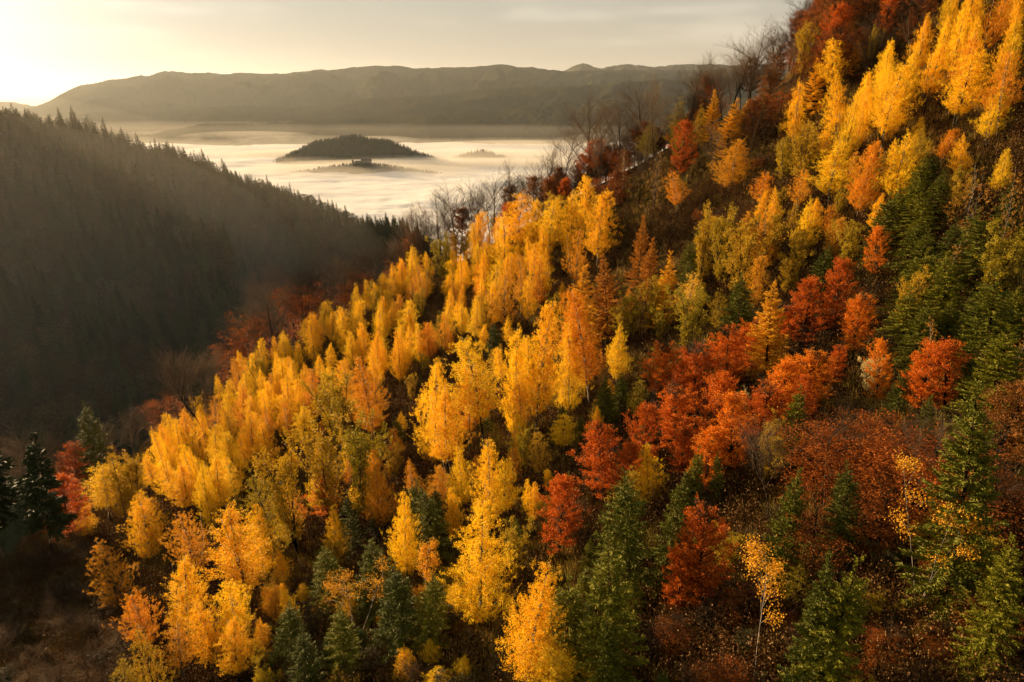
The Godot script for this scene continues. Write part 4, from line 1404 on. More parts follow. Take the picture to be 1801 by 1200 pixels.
	["RL", 22.5, -108.8, 11.4, 3.3, "centre", "small rust larch right below the slim rust-brown larch"],
	["W", 24.9, -67.0, 4.0, 2.2, "centre", "tiny whitish bush in the middle of the red stand"],
	["W", 34.1, -60.0, 4.6, 2.8, "centre", "pale cream-leaved bush in the red stand's right part"],
	["Y", 1.4, -75.6, 8.1, 2.4, "centre", "slim olive larch sapling left of the small bright yellow birch"],
	["Y", 11.0, -81.6, 4.9, 2.2, "centre", "small yellow sapling left of the red stand"],
	["Y", 16.9, -99.3, 8.5, 3.9, "centre", "low yellow-green tree right of the tall amber birch's top"],
	["Y", 18.5, -100.7, 9.3, 4.0, "centre", "small olive tree right of the rust-orange larch"],
	["Y", 21.1, -99.0, 9.9, 4.2, "centre", "small yellow-green tree between rust larches and golden larch"],
	["Y", 21.8, -94.4, 6.7, 3.6, "centre", "low yellow tree under the golden larch"],
	["Y", 29.4, -104.0, 14.3, 5.6, "centre", "yellow-green tree, left of the three at upper centre right"],
	["Y", 28.3, -88.1, 6.8, 3.8, "centre", "low yellow-green sapling right of the pale speckled birch"],
	["Y", 31.5, -99.7, 13.7, 5.4, "centre", "yellow-green tree, middle of the three at upper centre right"],
	["Y", 32.0, -93.4, 13.0, 6.5, "centre", "broad yellow-green tree, right of the three at upper centre right"],
	["A", -15.1, -53.8, 8.5, 4.5, "centre_low", "large-leaved golden maple leaning left, lower centre"],
	["A", -8.7, -53.6, 9.0, 2.6, "centre_low", "sparse yellow sapling left of the biggest golden birch"],
	["B", -41.7, -115.9, 13.3, 6.7, "centre_low", "bright gold birch below the belt, left of the olive thicket"],
	["B", -23.0, -57.4, 5.8, 2.4, "centre_low", "small golden birch, right one of the pair at lower centre-left"],
	["B", -21.5, -69.8, 9.2, 3.0, "centre_low", "slim golden birch with leaning bare stem amid dark spruces, lower centre-left"],
	["B", -11.2, -60.9, 11.6, 3.8, "centre_low", "egg-shaped golden birch on a long thin bent stem, lower centre"],
	["B", -11.4, -89.2, 17.1, 7.5, "centre_low", "tall golden birch, left one of the pair in mid slope"],
	["B", -8.4, -80.7, 14.7, 6.7, "centre_low", "golden birch with twin pale stems, right one of the mid-slope pair"],
	["B", -6.7, -67.4, 8.6, 2.7, "centre_low", "narrow golden birch left behind the biggest golden birch"],
	["B", -5.8, -73.3, 9.7, 3.5, "centre_low", "thin golden birch left of the pointed one above the biggest birch"],
	["B", -3.0, -51.1, 13.4, 7.4, "centre_low", "biggest golden birch with wide dome crown, lower centre"],
	["B", -3.7, -86.2, 18.2, 7.9, "centre_low", "tall full golden birch at mid slope right of the pair"],
	["B", -2.8, -66.0, 12.6, 4.4, "centre_low", "pointed golden birch directly above the biggest golden birch"],
	["B", -0.8, -64.4, 10.3, 3.1, "centre_low", "ragged golden birch right of the pointed one above the biggest birch"],
	["B", 0.2, -88.3, 18.3, 5.5, "centre_low", "golden birch just left of the tall slender centre birch"],
	["B", 1.0, -39.6, 12.4, 4.9, "centre_low", "tall golden birch cut by the bottom edge at centre"],
	["B", 3.1, -85.0, 20.6, 6.2, "centre_low", "tall slender golden birch near the picture's centre"],
	["B", 3.4, -38.6, 5.9, 3.5, "centre_low", "golden birch bough-heavy and low, right of the one at the bottom centre"],
	["B", 5.6, -36.8, 3.5, 2.3, "centre_low", "small golden birch tip poking up at the bottom edge right of centre"],
	["O", -25.8, -60.2, 5.5, 2.3, "centre_low", "small orange birch, left one of the pair at lower centre-left"],
	["O", -38.1, -119.4, 11.8, 6.6, "centre_low", "amber-tipped birch at the left foot of the olive-green birch"],
	["O", -23.6, -105.9, 16.0, 7.3, "centre_low", "brownish-gold birch with pointed top above the olive thicket"],
	["O", -17.1, -74.8, 13.7, 4.3, "centre_low", "amber birch with two pale stems below the olive thicket"],
	["O", -6.1, -87.7, 14.8, 5.5, "centre_low", "amber birch squeezed between the mid-slope pair and the tall full birch"],
	["O", 1.2, -84.2, 11.0, 3.9, "centre_low", "small amber birch below the tall slender centre birch"],
	["RO", -25.4, -80.6, 8.4, 4.5, "centre_low", "small scarlet maple with pale stem below the olive thicket"],
	["Y", -29.7, -72.6, 15.6, 6.3, "centre_low", "olive-gold willow, lowest of the olive thicket"],
	["Y", -28.3, -75.9, 16.8, 7.1, "centre_low", "olive-yellow willow at the lower left of the olive thicket"],
	["Y", -24.9, -80.6, 18.2, 8.8, "centre_low", "broad olive-yellow willow, left crown of the olive thicket"],
	["Y", -28.2, -102.4, 17.5, 6.9, "centre_low", "olive-green birch left of the brownish-gold pointed one above the olive thicket"],
	["Y", -19.8, -78.6, 16.9, 8.1, "centre_low", "broad olive-yellow willow, right crown of the olive thicket"],
	["S", -21.6, -51.7, 8.1, 3.7, "centre_low_spruce"],
	["S", -17.7, -46.0, 8.1, 3.4, "centre_low_spruce"],
	["S", -19.4, -60.4, 8.8, 4.2, "centre_low_spruce"],
	["S", -14.6, -47.7, 8.8, 3.4, "centre_low_spruce"],
	["S", -19.5, -71.1, 8.9, 2.9, "centre_low_spruce"],
	["S", -13.7, -57.0, 9.7, 4.8, "centre_low_spruce"],
	["S", -10.4, -49.5, 10.6, 4.4, "centre_low_spruce"],
	["S", -10.8, -67.1, 11.3, 4.6, "centre_low_spruce"],
	["S", -7.6, -49.0, 9.9, 3.4, "centre_low_spruce"],
	["S", -8.2, -63.3, 10.8, 3.9, "centre_low_spruce"],
	["K", -55.9, -58.7, 2.2, 2.0, "corner_bush"],
	["K", -80.1, -89.6, 2.5, 1.9, "corner_bush"],
	["K", -53.4, -56.0, 3.6, 3.6, "corner_bush"],
	["K", -77.2, -86.6, 2.3, 2.2, "corner_bush"],
	["K", -63.1, -68.8, 2.6, 2.8, "corner_bush"],
	["K", -67.5, -74.7, 2.4, 1.8, "corner_bush"],
	["K", -64.7, -71.1, 2.4, 2.2, "corner_bush"],
	["K", -81.2, -92.0, 2.5, 2.6, "corner_bush"],
	["K", -59.7, -65.1, 3.5, 2.5, "corner_bush"],
	["K", -69.6, -78.5, 3.5, 3.1, "corner_bush"],
	["K", -75.2, -85.4, 2.0, 1.8, "corner_bush"],
	["K", -70.8, -80.4, 2.6, 2.9, "corner_bush"],
	["K", -72.7, -83.1, 3.1, 2.4, "corner_bush"],
	["K", -82.9, -96.4, 2.0, 1.5, "corner_bush"],
	["K", -77.6, -90.2, 2.0, 2.1, "corner_bush"],
	["K", -53.7, -58.4, 2.0, 1.7, "corner_bush"],
	["K", -75.8, -88.5, 2.8, 2.3, "corner_bush"],
	["K", -72.4, -85.7, 2.6, 2.0, "corner_bush"],
	["K", -61.8, -71.2, 2.5, 2.2, "corner_bush"],
	["K", -70.3, -83.4, 2.3, 2.2, "corner_bush"],
	["K", -69.8, -86.0, 2.4, 2.4, "corner_bush"],
	["K", -48.3, -55.4, 2.8, 2.3, "corner_bush"],
	["K", -59.1, -70.7, 2.2, 2.3, "corner_bush"],
	["K", -61.9, -75.1, 2.9, 3.1, "corner_bush"],
	["K", -56.3, -66.9, 2.1, 1.9, "corner_bush"],
	["K", -67.1, -86.4, 2.5, 2.4, "corner_bush"],
	["K", -59.8, -76.2, 3.5, 3.8, "corner_bush"],
	["K", -61.7, -78.9, 2.3, 2.3, "corner_bush"],
	["K", -53.9, -67.7, 2.7, 2.2, "corner_bush"],
	["K", -45.8, -55.5, 2.1, 2.2, "corner_bush"],
	["K", -48.1, -59.3, 2.5, 2.1, "corner_bush"],
	["K", -62.3, -83.9, 2.2, 1.6, "corner_bush"],
	["K", -56.5, -74.8, 2.1, 1.7, "corner_bush"],
	["K", -51.5, -67.4, 2.4, 2.5, "corner_bush"],
	["K", -43.9, -57.1, 3.5, 3.6, "corner_bush"],
	["K", -53.5, -72.4, 2.6, 2.1, "corner_bush"],
	["K", -49.2, -66.0, 3.5, 3.7, "corner_bush"],
	["K", -54.7, -76.3, 2.7, 1.9, "corner_bush"],
	["K", -38.4, -51.7, 3.3, 2.7, "corner_bush"],
	["K", -42.9, -59.4, 3.1, 2.4, "corner_bush"],
	["D", 9.4, -182.6, 10.7, 5.8, "crest_cover"],
	["D", 15.4, -183.1, 7.9, 5.4, "crest_cover"],
	["D", 17.8, -183.7, 9.2, 6.4, "crest_cover"],
	["D", 23.1, -179.1, 6.3, 3.9, "crest_cover"],
	["D", 26.0, -183.3, 10.3, 6.1, "crest_cover"],
	["D", 31.4, -181.0, 7.8, 3.9, "crest_cover"],
	["D", 32.7, -175.7, 8.8, 5.4, "crest_cover"],
	["D", 37.4, -172.4, 6.2, 4.1, "crest_cover"],
	["D", 39.9, -173.9, 8.1, 4.2, "crest_cover"],
	["D", 45.1, -173.7, 10.2, 6.4, "crest_cover"],
	["D", 47.9, -176.1, 6.5, 4.4, "crest_cover"],
	["DR", 11.8, -182.0, 9.6, 6.7, "crest_cover"],
	["DR", 20.3, -184.4, 7.4, 5.2, "crest_cover"],
	["DR", 27.7, -179.3, 11.3, 7.4, "crest_cover"],
	["DR", 34.3, -172.8, 5.3, 3.0, "crest_cover"],
	["DR", 42.3, -175.3, 4.9, 2.6, "crest_cover"],
	["DR", 48.8, -172.1, 9.7, 6.7, "crest_cover"],
	["R", 10.9, -186.6, 10.8, 6.6, "crest_cover"],
	["R", 14.5, -186.4, 9.3, 6.1, "crest_cover"],
	["R", 19.2, -185.7, 11.2, 7.1, "crest_cover"],
	["R", 22.1, -179.9, 12.2, 8.3, "crest_cover"],
	["R", 26.8, -181.0, 7.6, 4.1, "crest_cover"],
	["R", 30.2, -180.3, 5.0, 3.4, "crest_cover"],
	["R", 34.3, -178.3, 10.3, 5.5, "crest_cover"],
	["R", 37.2, -176.5, 5.8, 3.1, "crest_cover"],
	["R", 41.3, -175.5, 6.4, 3.6, "crest_cover"],
	["R", 44.1, -173.8, 6.9, 4.3, "crest_cover"],
	["R", 47.3, -170.2, 9.8, 6.2, "crest_cover"],
	["RD", 8.4, -185.0, 8.7, 4.7, "crest_cover"],
	["RD", 13.3, -186.9, 10.2, 6.2, "crest_cover"],
	["RD", 16.9, -186.6, 10.3, 5.3, "crest_cover"],
	["RD", 21.3, -182.7, 10.3, 5.6, "crest_cover"],
	["RD", 24.7, -182.4, 9.1, 5.7, "crest_cover"],
	["RD", 29.2, -181.4, 6.0, 3.1, "crest_cover"],
	["RD", 31.4, -174.7, 10.4, 5.7, "crest_cover"],
	["RD", 36.1, -176.1, 3.7, 2.4, "crest_cover"],
	["RD", 39.7, -177.7, 4.1, 2.1, "crest_cover"],
	["RD", 43.5, -175.7, 5.7, 3.1, "crest_cover"],
	["RD", 46.4, -174.4, 5.5, 3.1, "crest_cover"],
	["D", -24.6, -181.2, 19.5, 11.6, "crest_fringe"],
	["D", -22.3, -184.8, 21.8, 12.8, "crest_fringe"],
	["D", -19.3, -182.4, 17.0, 8.5, "crest_fringe"],
	["D", -16.8, -183.8, 18.8, 10.1, "crest_fringe"],
	["D", -11.6, -186.6, 15.8, 7.7, "crest_fringe"],
	["D", -8.8, -184.8, 18.5, 8.5, "crest_fringe"],
	["D", -6.1, -184.7, 19.2, 10.1, "crest_fringe"],
	["D", -3.5, -185.7, 11.7, 6.3, "crest_fringe"],
	["D", 1.8, -185.1, 17.1, 8.3, "crest_fringe"],
	["D", 4.3, -181.3, 14.7, 8.7, "crest_fringe"],
	["D", 6.9, -183.0, 16.4, 9.8, "crest_fringe"],
	["D", 9.6, -185.1, 13.4, 7.5, "crest_fringe"],
	["D", 14.7, -185.3, 12.7, 6.5, "crest_fringe"],
	["D", 16.8, -180.5, 10.8, 5.6, "crest_fringe"],
	["D", 19.3, -181.0, 13.0, 7.6, "crest_fringe"],
	["D", 22.2, -184.3, 12.9, 7.1, "crest_fringe"],
	["D", 26.4, -179.2, 14.1, 6.9, "crest_fringe"],
	["D", 28.5, -177.0, 11.9, 7.3, "crest_fringe"],
	["D", 31.1, -178.6, 13.4, 6.7, "crest_fringe"],
	["D", 33.4, -178.2, 8.2, 3.9, "crest_fringe"],
	["D", 37.0, -173.0, 9.8, 4.7, "crest_fringe"],
	["D", 39.7, -175.0, 7.3, 3.5, "crest_fringe"],
	["D", 41.7, -173.7, 7.4, 4.0, "crest_fringe"],
	["D", 43.5, -171.9, 10.9, 5.3, "crest_fringe"],
	["D", 47.9, -171.8, 9.6, 5.5, "crest_fringe"],
	["D", 49.6, -170.1, 13.2, 6.0, "crest_fringe"],
	["D", 52.6, -173.0, 12.9, 7.3, "crest_fringe"],
	["D", 53.3, -168.4, 10.3, 6.2, "crest_fringe"],
	["D", 56.7, -165.7, 10.8, 6.3, "crest_fringe"],
	["D", 58.3, -164.4, 7.3, 4.4, "crest_fringe"],
	["D", 69.4, -189.7, 15.6, 9.2, "crest_fringe"],
	["D", 70.5, -187.0, 12.5, 7.4, "crest_fringe"],
	["RD", -27.9, -185.4, 17.1, 9.9, "crest_fringe"],
	["RD", -14.4, -187.6, 17.4, 10.2, "crest_fringe"],
	["RD", -0.8, -182.2, 14.4, 6.5, "crest_fringe"],
	["RD", 11.8, -180.7, 10.5, 5.7, "crest_fringe"],
	["RD", 24.4, -182.1, 10.9, 6.1, "crest_fringe"],
	["RD", 35.8, -178.1, 8.3, 5.0, "crest_fringe"],
	["RD", 46.3, -174.1, 13.5, 7.2, "crest_fringe"],
	["RD", 55.4, -168.2, 10.9, 6.2, "crest_fringe"],
	["RD", 73.3, -188.8, 12.6, 7.4, "crest_fringe"],
	["D", 39.6, -137.8, 13.0, 7.0, "crest_high"],
	["D", 45.3, -157.2, 13.2, 6.3, "crest_high"],
	["D", 45.2, -134.6, 12.8, 6.5, "crest_high"],
	["D", 60.4, -157.7, 9.7, 5.3, "crest_high"],
	["D", 62.6, -127.3, 13.3, 7.2, "crest_high"],
	["DR", 51.5, -138.7, 10.3, 5.4, "crest_high"],
	["DR", 67.0, -176.0, 9.1, 5.3, "crest_high"],
	["DR", 66.3, -170.2, 9.6, 4.8, "crest_high"],
	["DR", 57.2, -140.4, 13.5, 7.6, "crest_high"],
	["R", 67.8, -136.7, 9.9, 4.7, "crest_high"],
	["RD", 46.9, -140.1, 9.4, 4.9, "crest_high"],
	["RD", 51.5, -144.1, 10.6, 6.5, "crest_high"],
	["RD", 55.8, -156.1, 9.7, 5.1, "crest_high"],
	["Y", 59.2, -149.3, 11.4, 6.1, "crest_high"],
	["D", -15.7, -176.9, 10.2, 5.7, "crest_low"],
	["R", -0.3, -166.0, 13.5, 8.2, "crest_low"],
	["RD", 5.1, -173.7, 13.5, 7.0, "crest_low"],
	["Y", -17.1, -167.5, 14.0, 7.7, "crest_low"],
	["Y", -9.7, -173.3, 9.5, 4.8, "crest_low"],
	["D", 10.2, -162.0, 12.2, 7.0, "crest_mid"],
	["D", 13.7, -172.2, 9.3, 5.3, "crest_mid"],
	["D", 27.3, -148.5, 13.1, 7.4, "crest_mid"],
	["D", 30.0, -153.7, 10.5, 6.3, "crest_mid"],
	["D", 38.3, -158.9, 13.1, 5.9, "crest_mid"],
	["DR", 20.4, -160.6, 11.9, 6.9, "crest_mid"],
	["DR", 26.4, -169.8, 10.4, 5.3, "crest_mid"],
	["R", 12.7, -166.4, 11.3, 5.2, "crest_mid"],
	["R", 35.5, -148.2, 12.8, 7.2, "crest_mid"],
	["RD", 8.4, -167.9, 13.9, 7.1, "crest_mid"],
	["RD", 22.9, -153.3, 10.7, 6.0, "crest_mid"],
	["Y", 11.0, -156.3, 13.2, 7.9, "crest_mid"],
	["Y", 31.6, -166.9, 10.0, 6.1, "crest_mid"],
	["Y", 37.0, -163.2, 11.7, 5.7, "crest_mid"],
	["D", 74.1, -188.8, 16.0, 8.6, "crest_row"],
	["D", 81.2, -191.3, 10.3, 5.3, "crest_row"],
	["D", 83.9, -188.3, 6.3, 3.6, "crest_row"],
	["D", 89.1, -187.3, 0.5, 0.3, "crest_row"],
	["D", 74.0, -152.0, 9.1, 5.3, "crest_row"],
	["D", 90.3, -182.1, 0.5, 0.3, "crest_row"],
	["D", 79.1, -155.3, 13.0, 6.9, "crest_row"],
	["D", 65.6, -121.3, 13.9, 8.0, "crest_row"],
	["D", 92.4, -175.3, 0.5, 0.3, "crest_row"],
	["D", 84.0, -159.9, 9.3, 5.2, "crest_row"],
	["D", 89.7, -171.7, 10.2, 6.0, "crest_row"],
	["D", 77.3, -144.4, 12.6, 6.9, "crest_row"],
	["D", 70.6, -129.1, 12.8, 7.9, "crest_row"],
	["DR", 71.3, -176.2, 14.0, 7.8, "crest_row"],
	["DR", 76.7, -185.2, 9.9, 5.7, "crest_row"],
	["DR", 67.0, -156.2, 13.9, 7.6, "crest_row"],
	["DR", 79.8, -182.6, 10.3, 6.4, "crest_row"],
	["DR", 63.2, -137.8, 11.1, 7.0, "crest_row"],
	["DR", 76.6, -169.8, 12.5, 6.8, "crest_row"],
	["DR", 72.3, -157.3, 9.0, 5.4, "crest_row"],
	["DR", 87.3, -187.4, 3.0, 1.5, "crest_row"],
	["DR", 84.1, -182.5, 9.6, 4.9, "crest_row"],
	["DR", 82.2, -177.8, 10.6, 6.3, "crest_row"],
	["DR", 81.0, -171.6, 9.6, 5.4, "crest_row"],
	["DR", 80.8, -164.2, 13.2, 7.3, "crest_row"],
	["DR", 71.3, -139.7, 9.9, 5.9, "crest_row"],
	["DR", 85.2, -170.6, 9.9, 5.0, "crest_row"],
	["DR", 92.2, -178.4, 0.5, 0.3, "crest_row"],
	["DR", 85.4, -155.1, 10.9, 6.7, "crest_row"],
	["R", 60.8, -143.5, 13.7, 7.6, "crest_row"],
	["R", 70.4, -167.1, 13.9, 7.8, "crest_row"],
	["R", 75.6, -179.1, 13.7, 7.6, "crest_row"],
	["R", 72.8, -146.3, 9.3, 4.8, "crest_row"],
	["RD", 71.8, -188.0, 14.4, 7.7, "crest_row"],
	["RD", 76.8, -190.2, 15.0, 7.1, "crest_row"],
	["RD", 69.2, -172.8, 10.0, 5.2, "crest_row"],
	["RD", 62.3, -153.3, 9.9, 6.0, "crest_row"],
	["RD", 66.7, -161.7, 12.0, 7.6, "crest_row"],
	["RD", 58.6, -135.5, 13.2, 7.8, "crest_row"],
	["RD", 82.1, -188.7, 5.4, 2.5, "crest_row"],
	["RD", 64.0, -147.7, 13.6, 7.1, "crest_row"],
	["RD", 67.4, -150.8, 13.0, 8.1, "crest_row"],
	["RD", 85.7, -188.1, 6.0, 3.4, "crest_row"],
	["RD", 75.5, -162.3, 11.7, 6.0, "crest_row"],
	["RD", 68.4, -144.1, 11.1, 6.5, "crest_row"],
	["RD", 91.2, -187.8, 0.5, 0.3, "crest_row"],
	["RD", 88.8, -183.5, 13.3, 8.3, "crest_row"],
	["RD", 87.2, -179.2, 10.9, 6.9, "crest_row"],
	["RD", 85.8, -175.1, 9.6, 5.7, "crest_row"],
	["RD", 79.7, -160.5, 10.6, 6.0, "crest_row"],
	["RD", 93.3, -184.2, 0.5, 0.2, "crest_row"],
	["RD", 77.3, -150.3, 10.5, 6.6, "crest_row"],
	["RD", 68.1, -125.2, 12.1, 6.6, "crest_row"],
	["RD", 75.8, -139.6, 9.5, 5.8, "crest_row"],
	["RD", 73.1, -134.0, 11.6, 7.4, "crest_row"],
	["RD", 93.1, -173.2, 0.5, 0.3, "crest_row"],
	["RD", 89.2, -166.5, 9.8, 5.4, "crest_row"],
	["RD", 87.3, -162.2, 9.3, 4.8, "crest_row"],
	["RD", 83.6, -150.8, 12.6, 7.1, "crest_row"],
	["RD", 82.7, -146.2, 12.0, 7.2, "crest_row"],
	["DR", 11.8, -179.9, 4.5, 4.4, "crest_scrub"],
	["DR", 15.8, -180.3, 4.4, 4.5, "crest_scrub"],
	["DR", 19.7, -180.0, 5.2, 4.3, "crest_scrub"],
	["DR", 23.3, -178.3, 3.9, 4.4, "crest_scrub"],
	["DR", 27.1, -177.7, 3.2, 3.5, "crest_scrub"],
	["DR", 30.3, -174.5, 3.5, 3.5, "crest_scrub"],
	["DR", 34.3, -176.1, 5.5, 6.5, "crest_scrub"],
	["DR", 37.3, -173.3, 5.5, 5.4, "crest_scrub"],
	["DR", 40.4, -171.2, 4.6, 4.4, "crest_scrub"],
	["DR", 43.7, -170.5, 3.1, 3.5, "crest_scrub"],
	["K", 13.1, -179.5, 5.6, 5.3, "crest_scrub"],
	["K", 17.0, -179.9, 3.8, 3.5, "crest_scrub"],
	["K", 20.9, -179.4, 5.9, 5.0, "crest_scrub"],
	["K", 24.5, -177.8, 5.2, 5.1, "crest_scrub"],
	["K", 28.3, -177.4, 6.0, 5.7, "crest_scrub"],
	["K", 31.8, -176.2, 5.6, 4.8, "crest_scrub"],
	["K", 35.0, -173.8, 5.8, 5.6, "crest_scrub"],
	["K", 38.3, -172.2, 4.0, 3.3, "crest_scrub"],
	["K", 41.7, -171.5, 5.6, 5.4, "crest_scrub"],
	["K", 44.4, -168.5, 5.8, 4.9, "crest_scrub"],
	["RD", 14.5, -181.2, 3.5, 4.0, "crest_scrub"],
	["RD", 18.3, -179.4, 4.7, 5.2, "crest_scrub"],
	["RD", 22.0, -177.7, 3.4, 3.9, "crest_scrub"],
	["RD", 25.7, -176.8, 6.2, 6.7, "crest_scrub"],
	["RD", 29.2, -175.4, 3.0, 3.3, "crest_scrub"],
	["RD", 33.0, -175.7, 3.5, 3.7, "crest_scrub"],
	["RD", 35.9, -171.9, 5.0, 5.5, "crest_scrub"],
	["RD", 39.5, -172.3, 5.7, 5.5, "crest_scrub"],
	["RD", 42.7, -170.8, 3.1, 3.7, "crest_scrub"],
	["D", 11.4, -33.3, 4.3, 4.0, "hollow"],
	["D", 14.0, -39.1, 4.2, 2.6, "hollow"],
	["D", 19.0, -47.0, 3.1, 2.0, "hollow"],
	["D", 18.0, -34.5, 2.8, 1.9, "hollow"],
	["D", 22.7, -38.8, 2.6, 1.6, "hollow"],
	["D", 24.4, -25.7, 4.1, 3.7, "hollow"],
	["DR", 11.7, -39.2, 3.8, 2.7, "hollow"],
	["DR", 14.9, -50.7, 2.3, 1.7, "hollow"],
	["DR", 15.4, -52.9, 2.5, 2.1, "hollow"],
	["DR", 14.3, -44.3, 3.1, 2.4, "hollow"],
	["DR", 12.5, -35.4, 2.4, 1.7, "hollow"],
	["DR", 16.7, -48.3, 2.7, 2.2, "hollow"],
	["DR", 17.9, -50.4, 2.1, 1.7, "hollow"],
	["DR", 16.9, -39.5, 4.5, 3.8, "hollow"],
	["DR", 19.3, -44.6, 3.3, 3.0, "hollow"],
	["DR", 19.2, -36.7, 2.6, 2.2, "hollow"],
	["DR", 20.7, -34.6, 2.2, 1.8, "hollow"],
	["DR", 27.2, -45.3, 2.1, 1.9, "hollow"],
	["DR", 22.1, -31.9, 3.1, 2.4, "hollow"],
	["DR", 27.0, -35.7, 3.1, 2.5, "hollow"],
	["DR", 24.4, -31.0, 2.9, 2.5, "hollow"],
	["DR", 27.0, -30.4, 4.5, 3.7, "hollow"],
	["K", 16.4, -42.6, 2.3, 1.7, "hollow"],
	["K", 15.8, -36.6, 2.6, 2.2, "hollow"],
	["K", 14.9, -31.3, 3.2, 2.0, "hollow"],
	["K", 21.2, -46.2, 4.2, 3.1, "hollow"],
	["K", 22.9, -44.1, 3.8, 2.7, "hollow"],
	["K", 25.5, -43.1, 4.4, 3.5, "hollow"],
	["K", 25.3, -37.7, 3.2, 2.7, "hollow"],
	["Y", 14.3, -48.1, 3.0, 2.8, "hollow"],
	["Y", 17.0, -45.8, 4.3, 3.4, "hollow"],
	["Y", 19.8, -39.3, 3.6, 2.4, "hollow"],
	["Y", 18.5, -27.8, 4.4, 4.1, "hollow"],
	["Y", 22.9, -35.1, 2.5, 2.3, "hollow"],
	["Y", 27.7, -38.9, 4.1, 2.8, "hollow"],
	["Y", 28.5, -34.1, 4.0, 3.6, "hollow"],
	["ST", -93.0, -97.0, 25.0, 7.5, "left_edge"],
	["ST", -86.0, -88.0, 25.0, 7.5, "left_edge"],
	["ST", -95.0, -86.0, 27.0, 8.1, "left_edge"],
	["ST", -88.0, -78.0, 27.0, 8.1, "left_edge"],
	["ST", -99.0, -74.0, 28.0, 8.4, "left_edge"],
	["ST", -83.0, -66.0, 26.0, 7.8, "left_edge"],
	["ST", -94.0, -64.0, 28.0, 8.4, "left_edge"],
	["ST", -88.0, -58.0, 27.0, 8.1, "left_edge"],
	["B", -32.4, -67.8, 2.4, 1.6, "low_brush"],
	["B", -23.9, -52.7, 2.5, 2.2, "low_brush"],
	["B", -26.9, -62.8, 4.0, 2.9, "low_brush"],
	["B", -21.6, -49.3, 2.1, 1.2, "low_brush"],
	["B", -23.9, -63.9, 2.9, 2.1, "low_brush"],
	["B", -16.8, -57.0, 3.6, 3.0, "low_brush"],
	["B", -18.2, -62.6, 1.9, 1.7, "low_brush"],
	["B", -16.3, -61.5, 3.2, 2.5, "low_brush"],
	["B", -12.7, -54.5, 2.1, 1.8, "low_brush"],
	["B", -13.3, -65.9, 2.2, 2.0, "low_brush"],
	["B", -9.1, -46.0, 3.7, 2.4, "low_brush"],
	["B", -6.9, -46.7, 2.9, 2.0, "low_brush"],
	["B", -6.2, -43.2, 3.2, 2.7, "low_brush"],
	["B", -5.7, -53.4, 3.8, 3.3, "low_brush"],
	["B", -4.1, -44.1, 2.4, 1.7, "low_brush"],
	["D", -33.4, -72.2, 2.7, 2.3, "low_brush"],
	["D", -21.9, -54.8, 1.9, 1.4, "low_brush"],
	["D", -20.1, -58.3, 2.4, 2.0, "low_brush"],
	["D", -19.7, -64.3, 3.6, 3.0, "low_brush"],
	["D", -11.1, -44.8, 2.0, 1.6, "low_brush"],
	["D", -8.4, -43.4, 3.9, 2.5, "low_brush"],
	["D", -10.3, -57.6, 1.8, 1.4, "low_brush"],
	["K", -22.3, -59.8, 2.6, 2.0, "low_brush"],
	["K", -23.6, -66.5, 2.4, 1.7, "low_brush"],
	["K", -17.6, -51.3, 2.4, 1.5, "low_brush"],
	["K", -12.3, -46.8, 3.9, 2.4, "low_brush"],
	["K", -10.7, -63.4, 1.8, 1.3, "low_brush"],
	["K", -7.6, -55.6, 2.7, 2.3, "low_brush"],
	["K", -5.4, -40.4, 3.9, 2.9, "low_brush"],
	["K", -6.2, -51.2, 3.6, 2.9, "low_brush"],
	["K", -3.3, -41.5, 2.1, 1.4, "low_brush"],
	["K", -3.2, -47.1, 2.2, 1.4, "low_brush"],
	["K", -1.2, -42.3, 2.4, 2.1, "low_brush"],
	["Y", -28.7, -59.8, 3.0, 2.3, "low_brush"],
	["Y", -25.9, -57.5, 2.6, 2.0, "low_brush"],
	["Y", -28.3, -67.4, 3.8, 3.2, "low_brush"],
	["Y", -19.5, -47.9, 2.0, 1.5, "low_brush"],
	["Y", -14.5, -44.7, 2.9, 2.4, "low_brush"],
	["Y", -16.5, -66.3, 2.1, 1.3, "low_brush"],
	["Y", -7.6, -59.0, 2.2, 1.5, "low_brush"],
	["D", -56.6, -61.1, 6.4, 4.9, "low_left_bare"],
	["D", -57.9, -63.6, 4.7, 4.7, "low_left_bare"],
	["D", -65.4, -73.8, 4.1, 3.8, "low_left_bare"],
	["D", -60.1, -67.9, 4.7, 4.1, "low_left_bare"],
	["D", -51.4, -57.0, 5.0, 4.4, "low_left_bare"],
	["D", -67.4, -78.7, 4.1, 3.0, "low_left_bare"],
	["D", -68.8, -81.6, 4.9, 3.5, "low_left_bare"],
	["D", -72.9, -88.8, 4.0, 2.8, "low_left_bare"],
	["D", -46.9, -53.3, 5.8, 5.1, "low_left_bare"],
	["D", -65.0, -78.9, 5.5, 4.0, "low_left_bare"],
	["D", -51.4, -59.7, 4.8, 3.4, "low_left_bare"],
	["D", -44.4, -50.7, 6.2, 4.8, "low_left_bare"],
	["D", -60.4, -73.4, 4.2, 3.0, "low_left_bare"],
	["D", -53.4, -64.1, 6.4, 6.1, "low_left_bare"],
	["D", -56.5, -69.5, 6.4, 4.7, "low_left_bare"],
	["D", -69.2, -88.3, 4.2, 3.8, "low_left_bare"],
	["D", -64.2, -82.3, 5.9, 4.7, "low_left_bare"],
	["D", -50.1, -62.2, 5.5, 5.0, "low_left_bare"],
	["D", -56.0, -72.2, 4.5, 3.4, "low_left_bare"],
	["D", -64.2, -85.6, 6.0, 5.4, "low_left_bare"],
	["D", -46.2, -58.0, 4.3, 3.2, "low_left_bare"],
	["D", -41.0, -50.9, 5.2, 4.0, "low_left_bare"],
	["D", -43.2, -54.7, 6.4, 5.0, "low_left_bare"],
	["D", -60.4, -81.5, 5.2, 4.2, "low_left_bare"],
